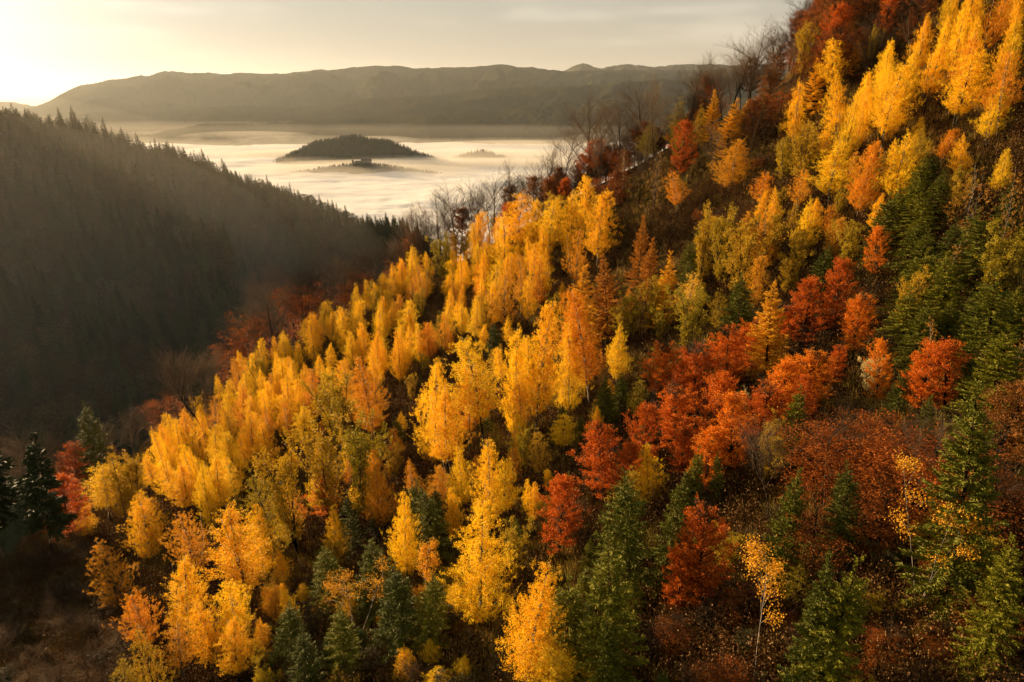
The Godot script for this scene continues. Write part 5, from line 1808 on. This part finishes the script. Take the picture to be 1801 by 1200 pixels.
	["D", -57.7, -77.4, 5.3, 4.8, "low_left_bare"],
	["D", -52.6, -69.8, 6.2, 4.8, "low_left_bare"],
	["D", -47.3, -61.8, 5.5, 5.3, "low_left_bare"],
	["D", -37.6, -48.2, 6.4, 6.3, "low_left_bare"],
	["D", -50.7, -71.4, 4.1, 3.3, "low_left_bare"],
	["D", -46.2, -65.0, 6.5, 6.4, "low_left_bare"],
	["D", -52.5, -75.1, 4.2, 3.2, "low_left_bare"],
	["D", -44.1, -61.9, 5.4, 5.3, "low_left_bare"],
	["D", -39.2, -54.2, 5.6, 4.6, "low_left_bare"],
	["D", -40.6, -57.6, 6.0, 4.9, "low_left_bare"],
	["B", -25.0, -54.9, 4.4, 2.1, "low_spruce"],
	["B", -28.2, -69.9, 5.2, 2.3, "low_spruce"],
	["B", -26.5, -65.0, 3.2, 1.4, "low_spruce"],
	["B", -12.1, -70.3, 3.2, 1.5, "low_spruce"],
	["K", -19.6, -54.2, 5.2, 2.7, "low_spruce"],
	["K", -21.2, -62.5, 4.5, 2.3, "low_spruce"],
	["K", -15.2, -59.5, 4.7, 2.5, "low_spruce"],
	["K", -16.8, -71.9, 4.6, 2.3, "low_spruce"],
	["K", -14.6, -64.0, 4.4, 2.2, "low_spruce"],
	["S", -23.9, -71.0, 3.0, 1.6, "low_spruce"],
	["S", -16.7, -49.2, 4.6, 2.2, "low_spruce"],
	["S", -14.4, -51.2, 4.1, 2.2, "low_spruce"],
	["B", -67.4, -91.6, 6.8, 3.9, "lower_left", "small orange-gold birch in front of the russet beech, lower left"],
	["B", -66.0, -95.7, 13.2, 7.0, "lower_left", "golden birch at the very lower-left tip of the belt"],
	["B", -52.5, -83.0, 12.2, 6.6, "lower_left", "golden birch with dense top and thin brown lower crown, lower left"],
	["D", -95.7, -121.0, 25.2, 13.3, "lower_left", "bare brown tree between the left-edge spruces and the olive-green spruce"],
	["D", -83.2, -133.0, 13.4, 14.6, "lower_left", "bare brown tree just right of the olive-green spruce, lower left"],
	["D", -61.8, -123.0, 23.1, 10.8, "lower_left", "tall bare tree behind the lower end of the golden birch belt"],
	["O", -48.1, -68.2, 11.4, 5.6, "lower_left", "mostly bare birch with only its orange tip in sun, lower left"],
	["R", -69.5, -91.2, 13.1, 7.6, "lower_left", "russet beech beside the tall dark spruces at the left edge"],
	["R", -91.8, -125.8, 14.6, 8.4, "lower_left", "dark red beech with bare twigs on top, behind the russet beech at lower left"],
	["S", -86.5, -126.0, 19.5, 6.9, "lower_left", "olive-green spruce among bare brown trees at the gully, lower left"],
	["ST", -94.4, -105.8, 33.8, 10.1, "lower_left", "tall dark spruce with long bare trunk cut by the left edge"],
	["ST", -67.4, -84.1, 22.0, 4.7, "lower_left", "slimmer dark spruce with bare trunk, second from the left edge"],
	["Y", -61.4, -92.9, 15.3, 5.7, "lower_left", "yellow-green tree right behind the belt's lower-left tip birch"],
	["Y", -59.4, -93.7, 14.4, 5.8, "lower_left", "second yellow-green tree behind the belt's lower-left tip, right one"],
	["B", -30.2, -78.6, 7.5, 2.9, "mid_fill"],
	["B", -37.0, -101.3, 6.7, 2.9, "mid_fill"],
	["B", -28.8, -85.7, 7.1, 3.1, "mid_fill"],
	["B", -32.6, -102.0, 5.1, 2.0, "mid_fill"],
	["B", -34.2, -116.9, 4.8, 1.9, "mid_fill"],
	["B", -26.1, -97.0, 6.4, 2.8, "mid_fill"],
	["B", -21.7, -81.4, 5.5, 2.5, "mid_fill"],
	["B", -22.8, -97.5, 6.0, 2.3, "mid_fill"],
	["B", -23.6, -109.6, 5.0, 2.4, "mid_fill"],
	["B", -18.5, -102.9, 5.6, 2.2, "mid_fill"],
	["B", -15.2, -106.8, 6.0, 2.5, "mid_fill"],
	["B", -12.6, -103.5, 7.2, 2.7, "mid_fill"],
	["B", -13.9, -118.2, 6.9, 2.6, "mid_fill"],
	["B", -7.2, -94.8, 5.4, 2.5, "mid_fill"],
	["B", -8.3, -121.6, 6.4, 2.8, "mid_fill"],
	["B", -6.3, -97.3, 6.8, 2.8, "mid_fill"],
	["B", -6.6, -108.1, 6.2, 2.8, "mid_fill"],
	["B", -5.8, -124.1, 6.5, 2.8, "mid_fill"],
	["B", -1.7, -106.8, 7.3, 3.1, "mid_fill"],
	["B", -0.7, -121.4, 6.8, 2.6, "mid_fill"],
	["B", 0.8, -101.3, 5.7, 2.5, "mid_fill"],
	["B", 1.5, -80.8, 7.0, 3.4, "mid_fill"],
	["B", 2.4, -111.2, 5.8, 2.5, "mid_fill"],
	["B", 2.7, -107.5, 7.1, 3.2, "mid_fill"],
	["B", 9.7, -127.9, 4.6, 2.2, "mid_fill"],
	["B", 10.3, -91.7, 4.9, 2.2, "mid_fill"],
	["B", 13.3, -111.2, 6.0, 2.9, "mid_fill"],
	["B", 14.6, -93.6, 5.6, 2.3, "mid_fill"],
	["B", 23.5, -103.3, 6.5, 2.9, "mid_fill"],
	["O", -29.5, -81.5, 6.9, 3.4, "mid_fill"],
	["O", -34.6, -110.6, 5.5, 2.1, "mid_fill"],
	["O", -24.6, -91.0, 5.5, 2.2, "mid_fill"],
	["O", -21.0, -84.7, 6.2, 3.0, "mid_fill"],
	["O", -17.2, -93.2, 6.5, 2.9, "mid_fill"],
	["O", -14.0, -74.9, 4.7, 2.2, "mid_fill"],
	["O", -13.7, -81.8, 6.0, 2.2, "mid_fill"],
	["O", -11.3, -73.8, 7.0, 2.6, "mid_fill"],
	["O", -12.5, -93.6, 5.6, 2.2, "mid_fill"],
	["O", -9.1, -76.1, 7.1, 3.5, "mid_fill"],
	["O", -12.3, -128.4, 6.4, 2.7, "mid_fill"],
	["O", -7.7, -100.3, 7.0, 2.8, "mid_fill"],
	["O", -5.3, -77.6, 5.6, 2.2, "mid_fill"],
	["O", 0.0, -73.1, 6.4, 2.8, "mid_fill"],
	["O", 0.2, -96.0, 4.5, 2.2, "mid_fill"],
	["O", 6.9, -118.2, 4.7, 1.8, "mid_fill"],
	["O", 16.6, -115.3, 5.9, 2.2, "mid_fill"],
	["O", 19.3, -108.2, 5.5, 2.2, "mid_fill"],
	["S", -33.7, -88.1, 7.2, 2.7, "mid_fill"],
	["S", -28.7, -88.8, 6.0, 2.2, "mid_fill"],
	["S", -30.9, -110.1, 6.9, 2.6, "mid_fill"],
	["S", -29.2, -126.8, 6.1, 2.8, "mid_fill"],
	["S", -18.1, -99.2, 6.7, 2.7, "mid_fill"],
	["S", -9.5, -70.9, 6.6, 2.8, "mid_fill"],
	["S", -3.8, -92.7, 5.7, 2.2, "mid_fill"],
	["S", -3.4, -121.0, 7.2, 3.3, "mid_fill"],
	["Y", -20.8, -67.1, 6.7, 3.3, "mid_fill"],
	["Y", -21.2, -90.6, 6.3, 3.1, "mid_fill"],
	["Y", -25.8, -116.7, 7.1, 2.6, "mid_fill"],
	["Y", -17.6, -88.9, 6.9, 3.5, "mid_fill"],
	["Y", -18.4, -115.6, 6.8, 2.6, "mid_fill"],
	["Y", -17.2, -124.5, 5.8, 2.3, "mid_fill"],
	["Y", -5.2, -105.3, 6.2, 2.6, "mid_fill"],
	["Y", -3.3, -111.6, 6.9, 3.4, "mid_fill"],
	["Y", -2.0, -83.2, 6.1, 2.4, "mid_fill"],
	["Y", 0.4, -78.3, 5.2, 2.1, "mid_fill"],
	["Y", 3.6, -91.8, 6.4, 2.5, "mid_fill"],
	["Y", 7.8, -121.5, 6.8, 3.2, "mid_fill"],
	["Y", 6.2, -90.5, 6.8, 2.8, "mid_fill"],
	["Y", 9.2, -115.0, 5.1, 2.5, "mid_fill"],
	["Y", 12.6, -108.7, 6.4, 2.8, "mid_fill"],
	["O", 35.2, -101.9, 8.8, 4.7, "mid_olive"],
	["O", 32.1, -87.1, 8.5, 3.7, "mid_olive"],
	["O", 35.9, -96.0, 10.2, 5.1, "mid_olive"],
	["S", 28.3, -108.1, 7.2, 3.6, "mid_olive"],
	["S", 26.7, -99.6, 8.2, 4.3, "mid_olive"],
	["S", 30.8, -111.0, 7.7, 3.3, "mid_olive"],
	["S", 32.8, -107.1, 7.1, 3.2, "mid_olive"],
	["S", 28.5, -82.2, 10.6, 4.8, "mid_olive"],
	["S", 38.1, -82.0, 7.3, 3.8, "mid_olive"],
	["Y", 24.0, -86.8, 10.3, 5.1, "mid_olive"],
	["Y", 26.5, -95.8, 7.2, 3.1, "mid_olive"],
	["Y", 38.4, -100.4, 7.1, 3.7, "mid_olive"],
	["Y", 36.1, -86.8, 7.3, 3.8, "mid_olive"],
	["Y", 39.1, -91.7, 7.3, 4.0, "mid_olive"],
	["B", 1.9, -68.1, 4.7, 1.8, "mid_spruce"],
	["B", 2.4, -65.0, 5.5, 2.0, "mid_spruce"],
	["B", 10.4, -75.8, 6.0, 2.3, "mid_spruce"],
	["S", 0.3, -59.4, 4.7, 2.0, "mid_spruce"],
	["S", 7.0, -81.7, 5.6, 2.5, "mid_spruce"],
	["S", 6.2, -64.8, 5.1, 2.0, "mid_spruce"],
	["S", 8.4, -78.6, 4.8, 1.9, "mid_spruce"],
	["S", 12.0, -78.5, 8.0, 3.2, "mid_spruce"],
	["S", 14.2, -81.2, 6.6, 2.9, "mid_spruce"],
	["Y", 0.2, -54.7, 7.7, 3.1, "mid_spruce"],
	["Y", 3.6, -73.3, 7.7, 3.4, "mid_spruce"],
	["Y", 3.9, -61.2, 5.3, 2.2, "mid_spruce"],
	["D", 32.5, -137.7, 4.0, 3.4, "open_slope"],
	["DR", 34.7, -126.1, 3.9, 3.5, "open_slope"],
	["DR", 35.8, -120.5, 3.9, 3.5, "open_slope"],
	["DR", 45.4, -129.4, 3.7, 2.5, "open_slope"],
	["DR", 43.3, -121.8, 3.4, 2.9, "open_slope"],
	["DR", 47.7, -124.7, 2.5, 2.2, "open_slope"],
	["Y", 33.9, -141.8, 3.8, 3.7, "open_slope"],
	["Y", 36.2, -133.7, 2.4, 1.9, "open_slope"],
	["Y", 50.5, -134.3, 3.7, 2.3, "open_slope"],
	["Y", 49.7, -120.1, 2.4, 1.8, "open_slope"],
	["R", 4.5, -56.4, 10.3, 4.8, "red", "crimson beech right of the biggest golden birch"],
	["R", 9.7, -62.2, 10.7, 5.0, "red", "rust-red beech, leftmost of the red stand"],
	["R", 11.3, -60.8, 8.4, 4.1, "red", "rusty beech just above the dark spruce in the lower stand"],
	["R", 14.1, -64.7, 9.7, 5.1, "red", "red beech at the left of the red stand's lower half"],
	["R", 18.9, -79.3, 9.1, 5.1, "red", "dark red beech at the upper left corner of the red stand"],
	["R", 17.5, -65.9, 9.7, 4.7, "red", "red-orange beech between the stand's centre and its left edge"],
	["R", 12.5, -42.1, 8.3, 3.2, "red", "lower rust-red beech leaning left under the tall rust-red one"],
	["R", 20.8, -71.7, 10.7, 5.6, "red", "red beech at the upper edge of the red stand, left half"],
	["R", 13.7, -42.0, 11.4, 4.2, "red", "tall rust-red beech below the small spruces, lower right centre"],
	["R", 20.5, -63.6, 10.4, 5.5, "red", "wide red-orange beech in the centre of the red stand"],
	["R", 24.8, -72.5, 10.0, 5.3, "red", "red-brown beech at the top middle of the red stand"],
	["R", 27.8, -74.3, 8.9, 4.7, "red", "red beech left of the bright golden larch"],
	["R", 24.2, -59.2, 8.7, 4.8, "red", "deep orange beech left of the glowing orange one"],
	["R", 33.4, -73.9, 9.7, 5.2, "red", "red beech immediately right of the bright golden larch"],
	["R", 36.4, -73.4, 10.0, 4.5, "red", "red beech at the upper right of the bright golden larch"],
	["R", 34.7, -53.2, 7.5, 4.2, "red", "red beech above the large bare beech, left one"],
	["R", 36.4, -52.3, 7.3, 4.4, "red", "red beech above the large bare beech, right one"],
	["RO", 18.7, -58.0, 7.8, 4.4, "red", "brightest orange beech in the red stand, above small spruces"],
	["RO", 21.2, -58.0, 9.7, 5.0, "red", "orange-red beech below the red stand's centre"],
	["RO", 26.2, -61.7, 8.8, 4.9, "red", "orange-red beech below the bright golden larch"],
	["RO", 28.5, -61.8, 8.2, 4.9, "red", "glowing orange beech at the right end of the red stand"],
	["RO", 35.2, -66.2, 8.3, 3.6, "red", "orange beech right of the red pair beside the golden larch"],
	["RO", 43.5, -79.8, 6.9, 3.4, "red", "orange maple between the white-stemmed birch and the spruce thicket"],
	["RO", 33.8, -57.9, 6.7, 2.9, "red", "orange-red beech right of the pale cream bush"],
	["D", 10.7, -68.2, 5.9, 3.4, "red_fill"],
	["D", 16.6, -72.6, 7.0, 3.6, "red_fill"],
	["D", 22.9, -81.4, 5.7, 3.1, "red_fill"],
	["D", 22.9, -77.5, 6.6, 2.9, "red_fill"],
	["D", 21.1, -67.3, 7.7, 3.4, "red_fill"],
	["D", 26.6, -70.0, 5.6, 3.0, "red_fill"],
	["D", 33.9, -79.7, 5.2, 2.6, "red_fill"],
	["D", 29.9, -65.1, 5.0, 2.1, "red_fill"],
	["D", 31.9, -69.2, 6.8, 3.9, "red_fill"],
	["D", 39.9, -73.3, 5.2, 2.5, "red_fill"],
	["D", 35.5, -62.7, 5.4, 2.8, "red_fill"],
	["R", 10.3, -72.5, 5.2, 2.2, "red_fill"],
	["R", 17.2, -61.7, 6.9, 3.7, "red_fill"],
	["R", 20.3, -75.1, 7.2, 3.2, "red_fill"],
	["R", 27.5, -77.5, 6.0, 3.1, "red_fill"],
	["R", 32.0, -76.5, 6.5, 3.8, "red_fill"],
	["R", 27.5, -58.5, 7.7, 3.2, "red_fill"],
	["R", 32.5, -63.5, 5.1, 2.1, "red_fill"],
	["R", 36.7, -70.2, 5.3, 2.7, "red_fill"],
	["S", 14.3, -69.0, 5.1, 2.4, "red_fill"],
	["Y", 11.1, -57.4, 7.3, 3.4, "red_fill"],
	["Y", 15.9, -77.8, 6.6, 3.2, "red_fill"],
	["Y", 19.3, -82.8, 5.5, 3.2, "red_fill"],
	["Y", 23.2, -53.8, 7.6, 4.1, "red_fill"],
	["S", 4.0, -40.5, 9.9, 4.0, "red_spruce", "dark spruce between the bottom birch and the young spruce"],
	["S", 5.7, -43.0, 4.9, 1.6, "red_spruce", "small young spruce left of the light-green one at the bottom"],
	["S", 6.6, -35.9, 8.7, 2.3, "red_spruce", "spruce with bare broken leader in front of the light-green one"],
	["S", 6.9, -37.0, 12.8, 4.1, "red_spruce", "large light-green spruce at the bottom right of centre"],
	["S", 9.2, -46.8, 14.0, 4.4, "red_spruce", "dark green spruce with broad skirt below the red stand"],
	["S", 9.5, -34.4, 3.8, 1.2, "red_spruce", "small spruce tip at the bottom edge right of centre"],
	["S", 12.5, -46.7, 11.8, 2.8, "red_spruce", "dark slim spruce right of the yellow birch among spruces"],
	["S", 17.1, -56.0, 7.3, 2.2, "red_spruce", "small dark spruce tip before the brightest orange beech"],
	["S", 19.0, -54.9, 5.9, 1.6, "red_spruce", "tiny dark spruce tip right of the other before the orange beech"],
	["S", 19.6, -42.0, 9.7, 2.9, "red_spruce", "bright green spruce left of the bare beeches, lower right"],
	["S", 25.7, -55.6, 8.0, 2.6, "red_spruce", "small green spruce under the glowing orange beech"],
	["S", 17.1, -30.8, 11.5, 3.0, "red_spruce", "bright green twin spruce left of the thin-leadered one at the bottom right"],
	["S", 17.6, -30.2, 11.7, 3.6, "red_spruce", "bright green spruce with tall thin leader at the bottom right"],
	["S", 23.5, -41.3, 8.4, 2.8, "red_spruce", "dark shaded spruce with bare stem in the lower right hollow"],
	["S", 33.6, -54.7, 4.9, 2.0, "red_spruce", "slim green spruce below the pale cream bush"],
	["S", 33.4, -49.8, 4.6, 1.8, "red_spruce", "slim green spruce beside the large bare beech"],
	["S", 37.3, -51.2, 5.5, 2.4, "red_spruce", "small green spruce between the red beeches and the right edge"],
	["S", 26.2, -33.5, 15.0, 4.5, "red_spruce", "large yellow-green spruce at the right edge, lower half"],
	["S", 25.3, -28.6, 8.7, 2.8, "red_spruce", "green spruce cut by the right edge near the bottom"],
	["A", 15.5, -34.0, 10.2, 3.5, "right_low", "young pale-stemmed tree with few yellow leaf tufts at the bottom right"],
	["A", 25.0, -34.3, 9.3, 3.6, "right_low", "golden aspen with several bare leaning stems, lower right"],
	["D", 5.4, -56.9, 7.2, 5.2, "right_low", "bare brown bush between crimson beech and dark spruce"],
	["D", 9.4, -35.9, 7.2, 1.1, "right_low", "thin leafless snag at the bottom right of centre"],
	["D", 21.4, -48.8, 11.0, 3.7, "right_low", "bare pale-twigged tree beside the small green spruce, right of the red stand"],
	["D", 21.7, -28.3, 3.5, 3.3, "right_low", "bare reddish twigs at the bottom edge, far right"],
	["DR", 13.6, -33.1, 4.1, 3.2, "right_low", "half bare russet bush at the bottom edge, right of centre"],
	["DR", 21.9, -41.8, 7.7, 4.4, "right_low", "shaded russet beech right of the bright green spruce, lower right"],
	["DR", 25.3, -47.9, 10.1, 6.5, "right_low", "bare beech with red lower leaves left of the large spreading one"],
	["DR", 19.5, -30.6, 4.1, 2.4, "right_low", "half bare russet bush at the foot of the bright green twin spruces"],
	["DR", 26.1, -40.6, 8.6, 4.2, "right_low", "shaded russet beech left of the golden aspen"],
	["DR", 29.2, -42.3, 10.4, 7.7, "right_low", "large spreading bare beech with red leaves low down, right"],
	["DR", 28.5, -51.8, 7.5, 5.6, "right_low_fill"],
	["DR", 30.3, -46.9, 8.3, 6.2, "right_low_fill"],
	["DR", 30.3, -37.6, 7.5, 6.3, "right_low_fill"],
	["RD", 34.2, -43.5, 8.4, 5.9, "right_low_fill"],
	["G", 37.5, -57.0, 6.7, 2.8, "thicket"],
	["G", 43.4, -67.0, 7.8, 3.7, "thicket"],
	["G", 47.8, -72.0, 6.5, 3.2, "thicket"],
	["G", 40.3, -51.6, 5.5, 2.9, "thicket"],
	["S", 45.7, -83.8, 8.3, 4.1, "thicket"],
	["S", 48.4, -85.4, 6.3, 2.7, "thicket"],
	["S", 44.1, -75.8, 7.9, 3.6, "thicket"],
	["S", 38.3, -62.9, 7.7, 4.1, "thicket"],
	["S", 41.9, -69.4, 7.7, 4.2, "thicket"],
	["S", 50.7, -87.0, 7.7, 3.5, "thicket"],
	["S", 37.7, -59.9, 7.0, 3.4, "thicket"],
	["S", 48.2, -81.0, 8.3, 4.2, "thicket"],
	["S", 44.7, -72.9, 6.7, 3.3, "thicket"],
	["S", 47.5, -78.1, 7.2, 3.5, "thicket"],
	["S", 53.0, -88.7, 6.4, 3.3, "thicket"],
	["S", 50.7, -82.7, 6.5, 3.4, "thicket"],
	["S", 40.8, -61.1, 5.1, 2.4, "thicket"],
	["S", 45.5, -69.8, 7.4, 3.4, "thicket"],
	["S", 42.1, -63.6, 8.3, 4.1, "thicket"],
	["S", 41.1, -58.1, 6.7, 2.9, "thicket"],
	["S", 46.5, -66.5, 8.8, 4.4, "thicket"],
	["S", 41.0, -55.2, 8.7, 4.8, "thicket"],
	["S", 37.0, -48.1, 8.7, 4.6, "thicket"],
	["S", 51.8, -71.5, 5.9, 2.8, "thicket"],
	["S", 43.8, -57.0, 5.6, 2.9, "thicket"],
	["Y", 39.9, -65.9, 7.6, 3.7, "thicket"],
	["Y", 53.5, -83.7, 5.0, 2.3, "thicket"],
	["Y", 51.7, -79.9, 5.5, 2.6, "thicket"],
	["Y", 45.8, -63.7, 8.7, 4.1, "thicket"],
	["B", 39.9, -111.5, 6.4, 2.2, "upper_fill"],
	["B", 40.3, -105.7, 7.4, 2.6, "upper_fill"],
	["B", 46.6, -121.7, 5.5, 2.5, "upper_fill"],
	["B", 40.8, -94.8, 8.4, 3.9, "upper_fill"],
	["B", 43.0, -97.4, 6.1, 3.0, "upper_fill"],
	["B", 51.1, -115.2, 6.7, 2.9, "upper_fill"],
	["B", 49.1, -108.5, 5.1, 2.5, "upper_fill"],
	["B", 50.5, -100.5, 5.7, 2.7, "upper_fill"],
	["B", 46.7, -88.1, 6.2, 2.7, "upper_fill"],
	["B", 54.1, -99.6, 5.0, 2.2, "upper_fill"],
	["B", 57.1, -100.9, 5.3, 2.3, "upper_fill"],
	["B", 56.2, -88.1, 5.8, 2.8, "upper_fill"],
	["B", 55.8, -79.8, 5.3, 2.4, "upper_fill"],
	["O", 43.2, -104.7, 8.2, 3.7, "upper_fill"],
	["O", 43.2, -92.8, 6.3, 2.8, "upper_fill"],
	["O", 42.2, -89.0, 6.7, 3.1, "upper_fill"],
	["O", 50.2, -104.7, 5.5, 2.7, "upper_fill"],
	["Y", 42.1, -109.4, 5.9, 2.9, "upper_fill"],
	["Y", 41.6, -101.8, 5.7, 2.2, "upper_fill"],
	["Y", 45.0, -107.7, 6.0, 2.1, "upper_fill"],
	["Y", 51.3, -123.5, 5.8, 2.2, "upper_fill"],
	["Y", 46.0, -97.2, 5.8, 2.4, "upper_fill"],
	["Y", 41.6, -83.4, 7.8, 3.4, "upper_fill"],
	["Y", 50.5, -96.4, 7.0, 2.6, "upper_fill"],
	["Y", 53.3, -94.5, 7.0, 3.5, "upper_fill"],
	["Y", 55.6, -96.9, 6.2, 2.7, "upper_fill"],
	["B", 50.9, -128.0, 11.4, 4.5, "upper_right", "golden birch left of the near-crest larch, upper right"],
	["B", 46.8, -102.1, 10.4, 6.5, "upper_right", "golden birch with round top left of the white-stemmed one"],
	["B", 57.7, -131.2, 12.1, 4.9, "upper_right", "golden birch near the top crest, upper right"],
	["B", 53.9, -118.5, 11.3, 5.1, "upper_right", "golden birch with pale stem below the near-crest one"],
	["B", 53.8, -103.5, 14.5, 6.3, "upper_right", "tall conical golden birch, largest on the upper right slope"],
	["B", 50.3, -90.8, 10.4, 4.6, "upper_right", "bright golden birch in front of the largest conical one"],
	["B", 61.7, -108.0, 10.0, 4.5, "upper_right", "golden birch with open stem between the two largest, upper right"],
	["B", 59.4, -96.7, 12.1, 5.6, "upper_right", "full golden birch right of the largest conical one, upper right"],
	["B", 60.3, -90.4, 7.5, 3.8, "upper_right", "yellow birch beside the right edge's orange-gold one"],
	["B", 45.0, -61.0, 3.3, 1.9, "upper_right", "small yellow bush at the right edge beside the spruce thicket"],
	["B", 72.2, -110.7, 5.8, 4.5, "upper_right", "golden birch at the top right corner"],
	["G", 50.0, -75.3, 8.9, 6.0, "upper_right", "pale-branched half-bare tree above the spruce thicket"],
	["G", 49.4, -68.5, 9.7, 3.5, "upper_right", "pale-stemmed half-bare tree at the right edge above the spruces"],
	["L", 42.0, -150.3, 11.6, 3.8, "upper_right", "narrow amber larch left of the shoulder's gold larch"],
	["L", 42.9, -142.3, 11.9, 4.8, "upper_right", "gold larch on the grassy shoulder below the crest"],
	["L", 47.7, -147.9, 6.6, 3.3, "upper_right", "small gold larch right of the shoulder's gold larch"],
	["L", 55.2, -133.2, 10.7, 4.4, "upper_right", "golden larch left of the near-crest birch, upper right"],
	["L", 64.7, -141.7, 6.3, 3.3, "upper_right", "amber larch touching the dark red crest, upper right"],
	["L", 62.3, -133.7, 6.5, 2.9, "upper_right", "small gold larch below the crest's amber larch"],
	["O", 40.3, -129.8, 10.4, 9.1, "upper_right", "wide golden bush at the foot of the shoulder's gold larch"],
	["O", 47.0, -93.9, 11.5, 4.9, "upper_right", "amber birch with long curved white trunk, right of centre"],
	["O", 56.9, -93.7, 4.9, 2.9, "upper_right", "small orange birch below the full golden upper-right birch"],
	["O", 61.4, -90.3, 10.7, 5.2, "upper_right", "orange-gold birch at the right edge, upper right"],
	["Y", 36.8, -154.4, 6.6, 5.3, "upper_right", "small round yellow bush on the shoulder below the red crest"],
	["Y", 39.7, -151.1, 10.8, 4.7, "upper_right", "yellow-green tree left of the shoulder's narrow amber larch"],
	["Y", 46.1, -118.3, 8.6, 5.9, "upper_right", "olive-gold bush at the left of the wide olive-gold tree"],
	["Y", 46.9, -114.0, 10.6, 7.6, "upper_right", "wide olive-gold tree below the near-crest golden birch"],
	["Y", 64.6, -133.5, 7.2, 2.5, "upper_right", "thin green-yellow sapling at the dark red crest, upper right"],
]

func set_out_trees() -> void:
	var total := {}
	var count := {}
	for t in trees:
		var key: String = t[0] + t[5]
		if t.size() < 7: total[key] = total.get(key, 0) + 1
	for t in trees:
		var key: String = t[0] + t[5]
		var label: String
		if t.size() > 6: label = t[6]
		else:
			count[key] = count.get(key, 0) + 1
			var say: String = kinds[t[0]].say
			if total[key] == 1: label = "only %s %s" % [say, WHERE[t[5]]]
			else: label = "%s %s from the left %s" % [ordinal(count[key]), say, WHERE[t[5]]]
		plant(t[0], t[1], t[2], t[3], t[4], label, GROUP[t[5]] if GROUP.has(t[5]) else "trees " + WHERE[t[5]])
